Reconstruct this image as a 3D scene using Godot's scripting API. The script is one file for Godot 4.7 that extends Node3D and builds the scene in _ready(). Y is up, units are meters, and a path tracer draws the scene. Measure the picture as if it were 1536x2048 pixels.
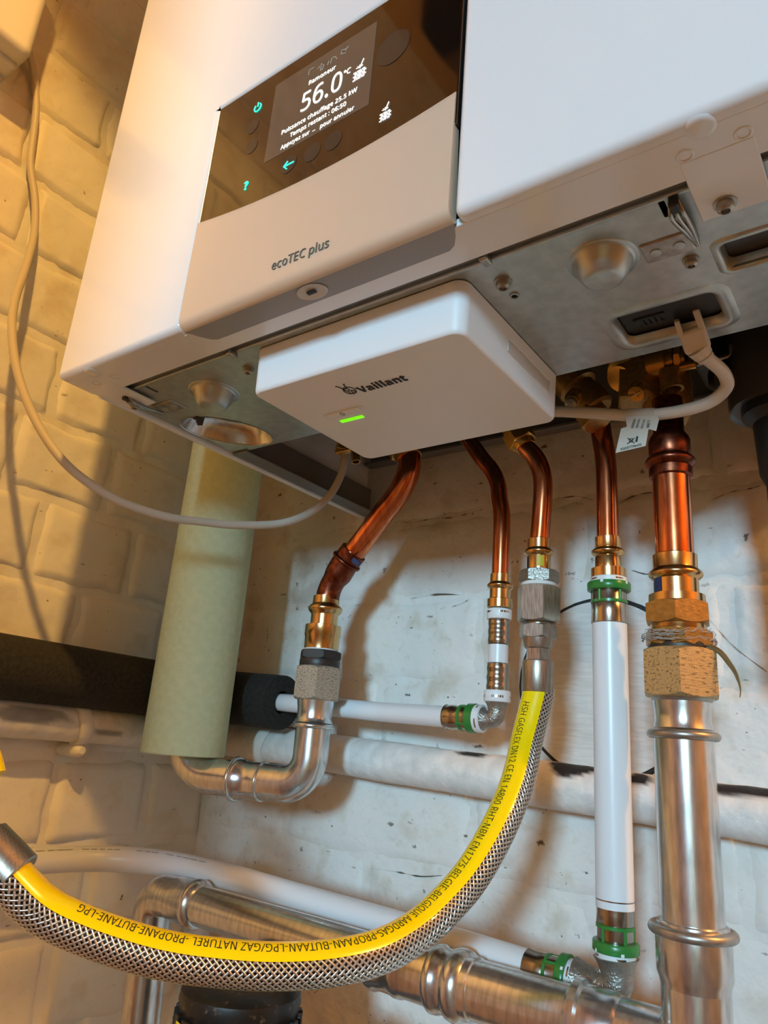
extends Node3D
# A wall-hung gas boiler in the corner of a white-painted brick cellar, seen from below with its pipes.
# World: left wall is x = 0, back wall is z = 0, y up, metres.

const F := 1440.44                       # focal length in pixels of the 1536 x 2048 frame
var CP := Vector3(0.62709, 1.1851, 0.55068)
var CB := Basis.IDENTITY
var M := {}
var rng := RandomNumberGenerator.new()
var names := {}

# ---------------------------------------------------------------- mesh builder
class MB:
	var v := PackedVector3Array()
	var n := PackedVector3Array()
	var t := PackedVector2Array()
	var c := PackedColorArray()
	var i := PackedInt32Array()
	var col := Color.WHITE
	func vert(p: Vector3, nn: Vector3, uv := Vector2.ZERO) -> int:
		v.append(p); n.append(nn); t.append(uv); c.append(col)
		return v.size() - 1
	func tri(a: int, b: int, d: int) -> void:
		var g := (v[b] - v[a]).cross(v[d] - v[a])
		if g.length_squared() < 1e-20:
			return
		if g.dot(n[a] + n[b] + n[d]) > 0.0:
			i.append_array([a, d, b])
		else:
			i.append_array([a, b, d])
	func quad(a: int, b: int, d: int, e: int) -> void:
		tri(a, b, d); tri(a, d, e)
	func flat(p: Array, nn: Vector3) -> void:      # convex polygon, one normal
		var k := []
		for q in p:
			k.append(vert(q, nn))
		for j in range(1, p.size() - 1):
			tri(k[0], k[j], k[j + 1])
	func face(p: Array) -> void:
		var nn: Vector3 = ((p[2] as Vector3) - (p[0] as Vector3)).cross((p[1] as Vector3) - (p[0] as Vector3)).normalized()
		flat(p, nn)
	func done() -> ArrayMesh:
		var a := []
		a.resize(Mesh.ARRAY_MAX)
		a[Mesh.ARRAY_VERTEX] = v; a[Mesh.ARRAY_NORMAL] = n; a[Mesh.ARRAY_TEX_UV] = t; a[Mesh.ARRAY_COLOR] = c; a[Mesh.ARRAY_INDEX] = i
		var m := ArrayMesh.new()
		m.add_surface_from_arrays(Mesh.PRIMITIVE_TRIANGLES, a)
		return m

# ---------------------------------------------------------------- pixels to places
func ray(u: float, v: float) -> Vector3:
	return CB * Vector3((u - 768.0) / F, -(v - 1024.0) / F, -1.0)
func on(u: float, v: float, ax: int, val: float) -> Vector3:
	var d := ray(u, v)
	return CP + d * ((val - CP[ax]) / d[ax])
func far(u: float, v: float, depth: float) -> Vector3:
	return CP + ray(u, v) * depth
func mpp(p: Vector3) -> float:           # metres that one pixel covers at p
	return -(CB.inverse() * (p - CP)).z / F

# ---------------------------------------------------------------- shapes
func frames(pts: Array) -> Array:        # tangents and a parallel-carried side vector
	var tg := []
	for k in pts.size():
		var a: Vector3 = pts[maxi(k - 1, 0)]
		var b: Vector3 = pts[mini(k + 1, pts.size() - 1)]
		if (b - a).length() < 1e-7:
			tg.append(tg[-1] if tg.size() else Vector3.UP)
		else:
			var d := (b - a).normalized()
			tg.append(-d if tg.size() and d.dot(tg[-1]) < -0.2 else d)     # a profile that turns back on its axis keeps its frame
	var out := []
	var side: Vector3 = Vector3.RIGHT if absf((tg[0] as Vector3).x) < 0.9 else Vector3.UP
	for k in pts.size():
		var tt: Vector3 = tg[k]
		side = (side - tt * side.dot(tt)).normalized()
		out.append([tt, side, tt.cross(side)])
	return out

func sweep(mb: MB, pts: Array, radii: Array, seg := 28, cap0 := true, cap1 := true, crease := 0.75, rough := 0.0, nz: FastNoiseLite = null) -> void:
	var fr := frames(pts)
	var cnt := pts.size()
	var pre := []                         # (radial, along) slope of each band
	for k in cnt - 1:
		var dl: float = ((pts[k + 1] as Vector3) - (pts[k] as Vector3)).length()
		if ((pts[k + 1] as Vector3) - (pts[k] as Vector3)).dot(fr[k][0]) < 0.0:
			dl = -dl
		var dr: float = radii[k + 1] - radii[k]
		pre.append(Vector2(dl, -dr).normalized() if absf(dl) + absf(dr) > 1e-9 else Vector2(1, 0))
	var length := 0.0
	for k in cnt - 1:
		var na: Vector2 = pre[k]
		var nb: Vector2 = pre[k]
		if k > 0 and (pre[k - 1] as Vector2).dot(pre[k]) > crease:
			na = ((pre[k - 1] as Vector2) + (pre[k] as Vector2)).normalized()
		if k < cnt - 2 and (pre[k + 1] as Vector2).dot(pre[k]) > crease:
			nb = ((pre[k + 1] as Vector2) + (pre[k] as Vector2)).normalized()
		var step: float = ((pts[k + 1] as Vector3) - (pts[k] as Vector3)).length()
		var ids := []
		for e in 2:
			var q: Vector3 = pts[k + e]
			var f: Array = fr[k + e]
			var nn: Vector2 = na if e == 0 else nb
			var r: float = radii[k + e]
			for s in seg + 1:
				var an := TAU * s / seg
				var dir: Vector3 = (f[1] as Vector3) * cos(an) + (f[2] as Vector3) * sin(an)
				var rr := r
				if nz:
					var w := q + dir * r
					rr += rough * nz.get_noise_3dv(w * 1000.0)
				ids.append(mb.vert(q + dir * rr, (dir * nn.x + (f[0] as Vector3) * nn.y).normalized(), Vector2(float(s) / seg, length + step * e)))
		for s in seg:
			mb.quad(ids[s], ids[s + 1], ids[seg + 1 + s + 1], ids[seg + 1 + s])
		length += step
	for e in 2:
		if (e == 0 and not cap0) or (e == 1 and not cap1):
			continue
		var k2 := 0 if e == 0 else cnt - 1
		if radii[k2] < 1e-5:
			continue
		var f2: Array = fr[k2]
		var nn2: Vector3 = (f2[0] as Vector3) * (-1.0 if e == 0 else 1.0)
		var ring := []
		for s in seg:
			var an2 := TAU * s / seg
			ring.append((pts[k2] as Vector3) + ((f2[1] as Vector3) * cos(an2) + (f2[2] as Vector3) * sin(an2)) * float(radii[k2]))
		mb.flat(ring, nn2)

func curve(ctrl: Array, steps := 8) -> Array:    # Catmull-Rom through control points
	var out := []
	for k in ctrl.size() - 1:
		var p0: Vector3 = ctrl[maxi(k - 1, 0)]
		var p1: Vector3 = ctrl[k]
		var p2: Vector3 = ctrl[k + 1]
		var p3: Vector3 = ctrl[mini(k + 2, ctrl.size() - 1)]
		for s in steps:
			out.append(p1.cubic_interpolate(p2, p0, p3, float(s) / steps))
	out.append(ctrl[-1])
	return out

func fillet(ctrl: Array, r: float, steps := 8) -> Array:   # straight runs joined by round bends
	var out := [ctrl[0]]
	for k in range(1, ctrl.size() - 1):
		var p: Vector3 = ctrl[k]
		var a: Vector3 = ((ctrl[k - 1] as Vector3) - p).normalized()
		var b: Vector3 = ((ctrl[k + 1] as Vector3) - p).normalized()
		var half := acos(clampf(a.dot(b), -1, 1)) / 2.0
		var cut := minf(r / tan(half), 0.48 * minf(((ctrl[k - 1] as Vector3) - p).length(), ((ctrl[k + 1] as Vector3) - p).length()))
		var rr := cut * tan(half)
		var mid := (a + b).normalized()
		var ctr := p + mid * (rr / sin(half))
		var s0 := (p + a * cut) - ctr
		var s1 := (p + b * cut) - ctr
		for s in steps + 1:
			out.append(ctr + s0.slerp(s1, float(s) / steps))
	out.append(ctrl[-1])
	return out

func same(k: int, r: float) -> Array:
	var a := []
	a.resize(k); a.fill(r)
	return a

func tube(pts: Array, r: float, seg := 28, cap0 := true, cap1 := true) -> ArrayMesh:
	var mb := MB.new()
	sweep(mb, pts, same(pts.size(), r), seg, cap0, cap1)
	return mb.done()

func lathe(x: float, z: float, rows: Array, seg := 40) -> ArrayMesh:     # rows of [y, r] on an upright axis
	var mb := MB.new()
	var p := []
	var r := []
	for q in rows:
		p.append(Vector3(x, q[0], z)); r.append(q[1])
	sweep(mb, p, r, seg)
	return mb.done()

func axis_lathe(a: Vector3, b: Vector3, rows: Array, seg := 40) -> ArrayMesh:   # rows of [0..1 along a-b, r]
	var mb := MB.new()
	var p := []
	var r := []
	for q in rows:
		p.append(a.lerp(b, q[0])); r.append(q[1])
	sweep(mb, p, r, seg)
	return mb.done()

func bead(y0: float, y1: float, r0: float, r1: float) -> Array:    # rows of a rounded bulge from y0 to y1
	var o := []
	for k in 9:
		var s := float(k) / 8
		o.append([lerpf(y0, y1, s), r0 + (r1 - r0) * sin(PI * s)])
	return o

func rows_px(u: float, z: float, list: Array) -> Array:      # [pixel row, half width in pixels] to [y, r]
	var o := []
	for q in list:
		var p := on(u, q[0], 2, z)
		o.append([p.y, q[1] * mpp(p)])
	return o

func hexnut(mb: MB, a: Vector3, b: Vector3, apo: float, cham := 0.16, turn := 0.0) -> void:
	var ax := (b - a).normalized()
	var side := (Vector3.RIGHT - ax * ax.x).normalized() if absf(ax.x) < 0.9 else (Vector3.UP - ax * ax.y).normalized()
	var up := ax.cross(side)
	var len := (b - a).length()
	var rc := apo * 1.0
	for fidx in 6:
		var mid := turn + PI / 3 * fidx
		var nn := side * cos(mid) + up * sin(mid)
		var rowl := []
		var rowh := []
		for s in 9:
			var an := mid - PI / 6 + PI / 3 * s / 8
			var rh := apo / cos(an - mid)
			var cut := minf((rh - rc) * 0.62 + len * 0.015, len * 0.4)
			var dir := side * cos(an) + up * sin(an)
			rowl.append(mb.vert(a + dir * rh + ax * cut, nn))
			rowh.append(mb.vert(b + dir * rh - ax * cut, nn))
		for s in 8:
			mb.quad(rowl[s], rowl[s + 1], rowh[s + 1], rowh[s])
		for e in 2:
			var end: Vector3 = a if e == 0 else b
			var oax := -ax if e == 0 else ax
			for s in 8:
				var q := []
				for w in 2:
					var an2 := mid - PI / 6 + PI / 3 * (s + w) / 8
					var rh2 := apo / cos(an2 - mid)
					var cut2 := minf((rh2 - rc) * 0.62 + len * 0.015, len * 0.4)
					var dir2 := side * cos(an2) + up * sin(an2)
					var nb := (oax + dir2 * 0.6).normalized()
					q.append(mb.vert(end + dir2 * rh2 - oax * cut2, nb))
					q.append(mb.vert(end + dir2 * (rc - apo * cham * 0.35), nb))
				mb.quad(q[0], q[1], q[3], q[2])
	for e in 2:
		var ring := []
		for s in 24:
			var an3 := TAU * s / 24
			ring.append((a if e == 0 else b) + (side * cos(an3) + up * sin(an3)) * (rc - apo * cham * 0.35))
		mb.flat(ring, -ax if e == 0 else ax)

func hexmesh(a: Vector3, b: Vector3, apo: float, turn := 0.0) -> ArrayMesh:
	var mb := MB.new()
	hexnut(mb, a, b, apo, 0.16, turn)
	return mb.done()

# box with rounded edges; open is a string of sides left out and not rounded: x- x+ y- y+ z- z+
func rbox(mb: MB, lo: Vector3, hi: Vector3, r: float, open := "", steps := 3) -> void:
	var il := lo
	var ih := hi
	for ax in 3:
		var l: String = "xyz"[ax]
		if not (l + "-") in open: il[ax] += r
		if not (l + "+") in open: ih[ax] -= r
	var ticks := []
	for ax in 3:
		var tk := []
		if il[ax] > lo[ax]:
			for s in steps: tk.append(lo[ax] + r * (1.0 - tan(PI / 4 * (1.0 - float(s) / steps))))
		tk.append(il[ax])
		tk.append(ih[ax])
		if ih[ax] < hi[ax]:
			for s in steps: tk.append(ih[ax] + r * tan(PI / 4 * float(s + 1) / steps))
		ticks.append(tk)
	for ax in 3:
		for e in 2:
			if ("xyz"[ax] + ("-" if e == 0 else "+")) in open:
				continue
			var b := (ax + 1) % 3
			var d := (ax + 2) % 3
			var tb: Array = ticks[b]
			var td: Array = ticks[d]
			var ids := []
			for p in tb:
				for q in td:
					var w := Vector3.ZERO
					w[ax] = lo[ax] if e == 0 else hi[ax]
					w[b] = p; w[d] = q
					var inn := w.clamp(il, ih)
					var dir := (w - inn).normalized()
					if dir == Vector3.ZERO:
						dir[ax] = -1.0 if e == 0 else 1.0
					ids.append(mb.vert(inn + dir * (r if (w - inn).length() > 1e-9 else 0.0), dir))
			for p in tb.size() - 1:
				for q in td.size() - 1:
					var k := p * td.size() + q
					mb.quad(ids[k], ids[k + 1], ids[k + td.size() + 1], ids[k + td.size()])

func rb(lo: Vector3, hi: Vector3, r: float, open := "") -> ArrayMesh:
	var mb := MB.new()
	rbox(mb, lo, hi, r, open)
	return mb.done()

func box_mesh(lo: Vector3, hi: Vector3) -> ArrayMesh:
	return rb(lo, hi, minf(0.0006, 0.2 * minf(hi.x - lo.x, minf(hi.y - lo.y, hi.z - lo.z))))

# ---------------------------------------------------------------- nodes
func numbered(called: String) -> String:
	if not names.has(called):
		names[called] = 0
		return called
	names[called] += 1
	return "%s_%03d" % [called, names[called]]
func obj(called: String, mesh: Mesh, mat: Material, parent: Node) -> MeshInstance3D:
	var o := MeshInstance3D.new()
	o.mesh = mesh
	o.material_override = mat
	o.name = numbered(called) if parent == self else called
	parent.add_child(o, true)
	return o
func thing(called: String, label: String, category: String, group := "") -> Node3D:
	var o := Node3D.new()
	o.name = numbered(called)
	add_child(o, true)
	tag(o, label, category, group)
	return o
func tag(o: Node, label: String, category: String, group := "") -> void:
	o.set_meta("label", label); o.set_meta("category", category)
	if group:
		o.set_meta("group", group)
func part(called: String, parent: Node) -> Node3D:
	var o := Node3D.new()
	o.name = called
	parent.add_child(o, true)
	return o
func structure(called: String, label: String, category: String) -> Node3D:
	var o := thing(called, label, category)
	o.set_meta("kind", "structure")
	return o

# ---------------------------------------------------------------- materials
func lin(r: float, g: float, b: float) -> Color:
	return Color(r, g, b).linear_to_srgb()
func noise_tex(sd: int, freq: float, ramp: Array, size := 512, oct := 4, type := FastNoiseLite.TYPE_SIMPLEX_SMOOTH) -> NoiseTexture2D:
	var f := FastNoiseLite.new()
	f.seed = sd; f.frequency = freq; f.fractal_octaves = oct; f.noise_type = type
	var t := NoiseTexture2D.new()
	t.width = size; t.height = size; t.seamless = true; t.noise = f
	if ramp.size():
		var g := Gradient.new()
		var off := PackedFloat32Array()
		var cs := PackedColorArray()
		for q in ramp:
			off.append(q[0]); cs.append(q[1])
		g.offsets = off; g.colors = cs
		t.color_ramp = g
	return t
func mat(called: String, c: Color, rough: float, metal := 0.0) -> StandardMaterial3D:
	var m := StandardMaterial3D.new()
	m.resource_name = called
	m.albedo_color = c; m.roughness = rough; m.metallic = metal
	M[called] = m
	return m
func tri(m: StandardMaterial3D, tex: Texture2D, scale: Vector3, bump: Texture2D = null, depth := 0.0) -> void:
	m.uv1_triplanar = true
	m.uv1_world_triplanar = true
	m.uv1_scale = scale
	m.albedo_texture = tex
	if bump:
		m.heightmap_enabled = true
		m.heightmap_texture = bump
		m.heightmap_scale = depth

func speckled(sd: int, base: Color, dark: Color, size: int, specks: int, blotch: float) -> ImageTexture:   # paint with blotches and small dirt specks
	var a := FastNoiseLite.new()
	a.seed = sd; a.frequency = 0.006; a.fractal_octaves = 5
	var ia := a.get_seamless_image(size, size)
	var b := FastNoiseLite.new()
	b.seed = sd + 1; b.frequency = 0.03; b.fractal_octaves = 3
	var ib := b.get_seamless_image(size, size)
	var im := Image.create(size, size, false, Image.FORMAT_RGB8)
	for y in size:
		for x in size:
			var w := clampf((ia.get_pixel(x, y).r - 0.60) * 2.2, 0, 1) * blotch + clampf((ib.get_pixel(x, y).r - 0.66) * 1.6, 0, 1) * blotch * 0.6
			im.set_pixel(x, y, base.lerp(dark, clampf(w, 0, 1)))
	var rr := RandomNumberGenerator.new()
	rr.seed = sd
	var sp := FastNoiseLite.new()
	sp.seed = sd + 9; sp.frequency = 0.16; sp.fractal_octaves = 2
	for k in specks:
		var cx := rr.randi_range(0, size - 1)
		var cy := rr.randi_range(0, size - 1)
		var r := rr.randf_range(0.8, 2.4)
		if rr.randf() < 0.16: r *= 2.6
		var st := rr.randf_range(0.2, 0.75)
		var long := rr.randf_range(0.6, 2.2)
		var e := int(r * 2.4) + 1
		for dy in range(-e, e + 1):
			for dx in range(-e, e + 1):
				var d := Vector2(dx / long, dy * long).length() / r + sp.get_noise_2d(cx + dx, cy + dy) * 0.9
				if d < 1.0:
					var px := posmod(cx + dx, size)
					var py := posmod(cy + dy, size)
					im.set_pixel(px, py, im.get_pixel(px, py).lerp(Color(0.2, 0.14, 0.1), st * clampf((1.0 - d) * 2.5, 0, 1)))
	return ImageTexture.create_from_image(im)

func materials() -> void:
	var lump := noise_tex(11, 0.012, [], 512, 5)
	var fine := noise_tex(12, 0.05, [], 512, 3)
	var m := mat("wall_paint", Color(1, 1, 1), 0.62)
	tri(m, speckled(3, Color(0.885, 0.87, 0.845), Color(0.66, 0.58, 0.47), 768, 190, 0.65), Vector3(3.1, 3.1, 3.1), lump, 0.2)
	m = mat("cream_paint", Color(1, 1, 1), 0.6)
	tri(m, speckled(5, Color(0.885, 0.865, 0.83), Color(0.70, 0.60, 0.46), 768, 70, 0.35), Vector3(3.3, 3.3, 3.3), lump, 0.16)
	m = mat("plaster", lin(0.62, 0.42, 0.2), 0.85)
	m = mat("wood", Color(1, 1, 1), 0.7)
	tri(m, noise_tex(21, 0.01, [[0.2, Color(0.60, 0.47, 0.32)], [0.8, Color(0.74, 0.60, 0.43)]], 512, 4), Vector3(6, 6, 0.8))
	mat("crack", lin(0.13, 0.095, 0.07), 0.9)
	mat("dark_beam", lin(0.035, 0.022, 0.012), 0.7)
	mat("concrete", lin(0.21, 0.125, 0.06), 0.85)
	m = mat("enamel", lin(0.80, 0.81, 0.82), 0.2)
	m.clearcoat_enabled = true; m.clearcoat = 0.4; m.clearcoat_roughness = 0.06
	m = mat("champagne", lin(0.72, 0.61, 0.48), 0.42, 0.35)
	m = mat("flap_under", lin(0.33, 0.34, 0.35), 0.4)
	m = mat("black_glass", lin(0.004, 0.0035, 0.003), 0.045)
	m.metallic_specular = 0.75
	m = mat("screen", lin(0.05, 0.043, 0.036), 0.05)
	m.metallic_specular = 0.75
	m.emission_enabled = true; m.emission = lin(1.0, 0.82, 0.62); m.emission_energy_multiplier = 0.022
	m = mat("screen_text", lin(0.8, 0.8, 0.8), 0.5)
	m.emission_enabled = true; m.emission = lin(1.0, 0.97, 0.88); m.emission_energy_multiplier = 0.7
	m = mat("screen_faint", lin(0.3, 0.3, 0.28), 0.5)
	m.emission_enabled = true; m.emission = lin(1.0, 0.85, 0.66); m.emission_energy_multiplier = 0.14
	m = mat("touch_glow", lin(0.1, 0.8, 0.6), 0.5)
	m.emission_enabled = true; m.emission = lin(0.02, 1.0, 0.66); m.emission_energy_multiplier = 0.8
	mat("touch_pad", lin(0.035, 0.028, 0.022), 0.06)
	mat("print_grey", lin(0.17, 0.135, 0.10), 0.6)
	mat("print_dark", lin(0.018, 0.015, 0.013), 0.6)
	m = mat("white_plastic", lin(0.83, 0.85, 0.87), 0.42)
	m = mat("white_plastic_dim", lin(0.62, 0.60, 0.57), 0.5)
	m = mat("led", lin(0.15, 0.6, 0.03), 0.4)
	m.emission_enabled = true; m.emission = lin(0.18, 0.95, 0.0); m.emission_energy_multiplier = 0.85
	var zinc := noise_tex(31, 0.02, [[0.0, Color(0.72, 0.73, 0.73)], [1.0, Color(0.82, 0.83, 0.82)]], 512, 5)
	m = mat("galv_sheet", Color(0.93, 0.94, 0.93), 0.38, 0.85)
	tri(m, zinc, Vector3(9, 9, 9))
	m = mat("galv_pipe", Color(1, 1, 1), 0.22, 0.92)
	tri(m, noise_tex(33, 0.02, [[0.1, Color(0.72, 0.73, 0.73)], [0.6, Color(0.84, 0.85, 0.85)], [1.0, Color(0.90, 0.91, 0.91)]], 512, 5), Vector3(24, 5, 24))
	m = mat("galv_dull", Color(0.92, 0.92, 0.91), 0.36, 0.85)
	tri(m, noise_tex(34, 0.03, [[0.2, Color(0.66, 0.65, 0.63)], [0.9, Color(0.80, 0.79, 0.77)]], 512, 4), Vector3(9, 9, 9))
	m = mat("nut_zinc", Color(1, 1, 1), 0.42, 0.55)
	tri(m, noise_tex(35, 0.035, [[0.24, Color(0.25, 0.23, 0.2)], [0.31, Color(0.66, 0.65, 0.59)], [1.0, Color(0.76, 0.75, 0.70)]], 512, 5), Vector3(34, 34, 34), fine, 0.012)
	m = mat("nut_brass_worn", Color(1, 1, 1), 0.42, 0.6)
	tri(m, noise_tex(36, 0.03, [[0.24, Color(0.24, 0.2, 0.15)], [0.30, Color(0.72, 0.64, 0.46)], [1.0, Color(0.80, 0.70, 0.50)]], 512, 5), Vector3(34, 34, 34), fine, 0.012)
	m = mat("nickel", Color(1, 1, 1), 0.36, 0.9)
	tri(m, noise_tex(38, 0.03, [[0.2, Color(0.58, 0.55, 0.51)], [0.8, Color(0.74, 0.71, 0.66)]], 512, 4), Vector3(60, 5, 60))
	m = mat("nickel_cast", Color(0.70, 0.68, 0.645), 0.42, 0.85)
	tri(m, noise_tex(39, 0.05, [[0.0, Color(0.8, 0.8, 0.8)], [1.0, Color(1, 1, 1)]], 256, 3), Vector3(20, 20, 20), fine, 0.05)
	m = mat("steel_sleeve", Color(0.66, 0.635, 0.60), 0.22, 1.0)
	m = mat("copper", Color(1, 1, 1), 0.2, 1.0)
	tri(m, noise_tex(41, 0.014, [[0.15, Color(0.70, 0.38, 0.24)], [0.5, Color(0.84, 0.50, 0.33)], [1.0, Color(0.92, 0.60, 0.43)]], 512, 5), Vector3(22, 4, 22))
	m = mat("copper_dark", Color(1, 1, 1), 0.34, 1.0)
	tri(m, noise_tex(42, 0.02, [[0.1, Color(0.28, 0.14, 0.10)], [0.6, Color(0.50, 0.27, 0.19)], [1.0, Color(0.62, 0.36, 0.25)]], 512, 5), Vector3(14, 14, 14))
	m = mat("bronze", Color(0.80, 0.66, 0.46), 0.22, 1.0)
	m = mat("brass", Color(0.80, 0.62, 0.32), 0.26, 0.88)
	m = mat("brass_raw", Color(1, 1, 1), 0.4, 0.75)
	tri(m, noise_tex(44, 0.03, [[0.1, Color(0.58, 0.45, 0.24)], [1.0, Color(0.74, 0.58, 0.33)]], 512, 4), Vector3(16, 16, 16), fine, 0.015)
	m = mat("pipe_white", lin(0.76, 0.775, 0.80), 0.3)
	m = mat("ring_white", lin(0.78, 0.78, 0.78), 0.4)
	m = mat("ring_green", lin(0.03, 0.20, 0.035), 0.3)
	m = mat("tape_blue", lin(0.012, 0.03, 0.10), 0.5)
	m = mat("tape_yellow", lin(0.55, 0.43, 0.02), 0.5)
	m = mat("ptfe", lin(0.72, 0.71, 0.69), 0.7)
	m = mat("cable_beige", lin(0.56, 0.50, 0.42), 0.5)
	m = mat("cable_white", lin(0.62, 0.56, 0.48), 0.45)
	m = mat("paper_tag", lin(0.52, 0.46, 0.38), 0.7)
	m = mat("foam_green", Color(1, 1, 1), 0.85)
	tri(m, noise_tex(51, 0.03, [[0.2, Color(0.77, 0.83, 0.68)], [0.9, Color(0.82, 0.87, 0.73)]], 512, 4), Vector3(8, 8, 8), fine, 0.02)
	m = mat("foam_black", Color(1, 1, 1), 0.95)
	tri(m, noise_tex(52, 0.08, [[0.2, Color(0.13, 0.12, 0.11)], [0.9, Color(0.2, 0.19, 0.17)]], 256, 3), Vector3(10, 10, 10), fine, 0.05)
	m = mat("black_plastic", lin(0.012, 0.011, 0.010), 0.4)
	m = mat("black_plastic_dirty", Color(1, 1, 1), 0.42)
	tri(m, noise_tex(53, 0.02, [[0.0, Color(0.07, 0.065, 0.06)], [0.70, Color(0.09, 0.085, 0.075)], [0.80, Color(0.26, 0.21, 0.16)], [1.0, Color(0.55, 0.47, 0.36)]], 512, 5), Vector3(14, 14, 14))
	m = mat("trap_grey", lin(0.055, 0.05, 0.047), 0.3)
	m = mat("sticker_yellow", lin(0.80, 0.60, 0.02), 0.5)
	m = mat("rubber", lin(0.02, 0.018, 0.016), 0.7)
	m = mat("black_iron", lin(0.05, 0.045, 0.04), 0.45, 0.6)
	m = mat("hemp", lin(0.20, 0.135, 0.055), 0.9)
	m = mat("hemp_grey", lin(0.36, 0.35, 0.33), 0.9)
	m = mat("yellow_pvc", lin(0.95, 0.72, 0.0), 0.26)
	m.clearcoat_enabled = true; m.clearcoat = 0.5; m.clearcoat_roughness = 0.15
	m = mat("back_panel", lin(0.20, 0.195, 0.185), 0.5, 0.3)
	# painted iron: white paint with bare black streaks, the colours come with the vertices
	m = mat("painted_iron", Color(1, 1, 1), 0.6)
	m.vertex_color_use_as_albedo = true
	tri(m, noise_tex(57, 0.02, [[0.0, Color(0.86, 0.86, 0.86)], [1.0, Color(1, 1, 1)]], 256, 4), Vector3(9, 9, 9), lump, 0.12)
	# woven steel braid seen through the clear jacket
	var sz := 128
	var im := Image.create(sz, sz, false, Image.FORMAT_RGB8)
	var hm := Image.create(sz, sz, false, Image.FORMAT_RGB8)
	for y in sz:
		for x in sz:
			var a := fposmod(float(x + y) / sz * 2.0, 1.0)
			var b := fposmod(float(x - y) / sz * 2.0, 1.0)
			var ha := maxf(0.0, 1.0 - pow(absf(a - 0.5) / 0.36, 2.0))
			var hb := maxf(0.0, 1.0 - pow(absf(b - 0.5) / 0.36, 2.0))
			var over := (int(floor(float(x + y) / sz * 2.0)) + int(floor(float(x - y) / sz * 2.0 + 8.0))) % 2 == 0
			var h := maxf(ha * (1.0 if over else 0.72), hb * (0.72 if over else 1.0))
			hm.set_pixel(x, y, Color(h, h, h))
			im.set_pixel(x, y, Color(0.06, 0.05, 0.045).lerp(Color(0.86, 0.84, 0.81), smoothstep(0.2, 0.62, h)))
	m = mat("braid", Color(1, 1, 1), 0.28, 0.9)
	m.albedo_texture = ImageTexture.create_from_image(im)
	m.heightmap_enabled = true
	m.heightmap_texture = ImageTexture.create_from_image(hm)
	m.heightmap_scale = 0.09
	m.clearcoat_enabled = true; m.clearcoat = 0.6; m.clearcoat_roughness = 0.1
	# brushed wall plate
	m = mat("plate_paint", Color(1, 1, 1), 0.5)
	tri(m, noise_tex(58, 0.02, [[0.2, Color(0.80, 0.79, 0.77)], [0.9, Color(0.86, 0.85, 0.83)]], 512, 4), Vector3(4, 26, 4), noise_tex(59, 0.02, [], 512, 4), 0.02)

# ---------------------------------------------------------------- lettering
var font: SystemFont
func text_mesh(s: String, width: float, bold := false) -> Array:      # [mesh, x of its left end, baseline y, scale]
	var out := []
	for q in [s, "x"]:
		var t := TextMesh.new()
		t.font = font if not bold else fontb
		t.text = q
		t.font_size = 64
		t.pixel_size = 0.001
		t.depth = 0.006
		t.curve_step = 2.0
		out.append(t)
	var bb: AABB = (out[0] as TextMesh).get_aabb()
	var bx: AABB = (out[1] as TextMesh).get_aabb()
	return [out[0], bb.position.x, bx.position.y, width / bb.size.x]
var fontb: SystemFont
func write(s: String, a: Vector3, b: Vector3, up: Vector3, m: Material, parent: Node, called := "lettering", stretch := 1.0, bold := false) -> void:
	# baseline runs from a to b
	var w := (b - a).length()
	var q := text_mesh(s, w, bold)
	var xd := (b - a).normalized()
	var yd := (up - xd * up.dot(xd)).normalized()
	var o := obj(called, q[0], m, parent)
	var sc: float = q[3]
	o.transform = Transform3D(Basis(xd * sc, yd * sc * stretch, xd.cross(yd) * minf(sc, 0.1)), a - xd * float(q[1]) * sc - yd * float(q[2]) * sc * stretch)

# ================================================================ scene
func _ready() -> void:
	CB = Basis(Vector3.UP, deg_to_rad(37.25277)) * Basis(Vector3.RIGHT, deg_to_rad(17.64525)) * Basis(Vector3.BACK, deg_to_rad(4.54493))
	var cam := Camera3D.new()
	cam.name = "camera"
	cam.fov = rad_to_deg(2.0 * atan(1024.0 / F))
	cam.near = 0.01
	cam.transform = Transform3D(CB, CP)
	add_child(cam)
	cam.current = true
	var env := Environment.new()
	env.background_mode = Environment.BG_COLOR
	env.background_color = lin(0.5, 0.7, 1.0)
	env.background_energy_multiplier = 0.3
	env.ambient_light_source = Environment.AMBIENT_SOURCE_DISABLED
	env.tonemap_mode = Environment.TONE_MAPPER_LINEAR
	env.tonemap_exposure = 1.12
	env.sdfgi_enabled = true; env.ssao_enabled = true; env.ssil_enabled = true
	var we := WorldEnvironment.new()
	we.name = "environment"
	we.environment = env
	add_child(we)
	# daylight of the far window, seen through the doorway
	var day := AreaLight3D.new()
	day.name = "window_daylight"
	day.area_size = Vector2(0.52, 0.56)
	day.light_color = lin(0.40, 0.75, 1.0)
	day.light_energy = 15.8
	day.area_range = 12.0
	day.shadow_enabled = true
	add_child(day)
	day.look_at_from_position(Vector3(1.75, 1.96, 4.56), Vector3(1.75, 1.96, 0.0))
	rng.seed = 7
	font = SystemFont.new()
	font.font_names = PackedStringArray(["Droid Sans"])
	fontb = SystemFont.new()
	fontb.font_names = PackedStringArray(["Droid Sans"])
	fontb.font_weight = 700
	materials()
	room()
	boiler()
	gateway()
	wall_box()
	flow_run()
	hot_run()
	gas_run()
	gas_tap()
	cold_run()
	return_run()
	painted_pipe()
	foam()
	cables()
	valves()
	cover_plate()
	black_filter()
	trap()

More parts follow.
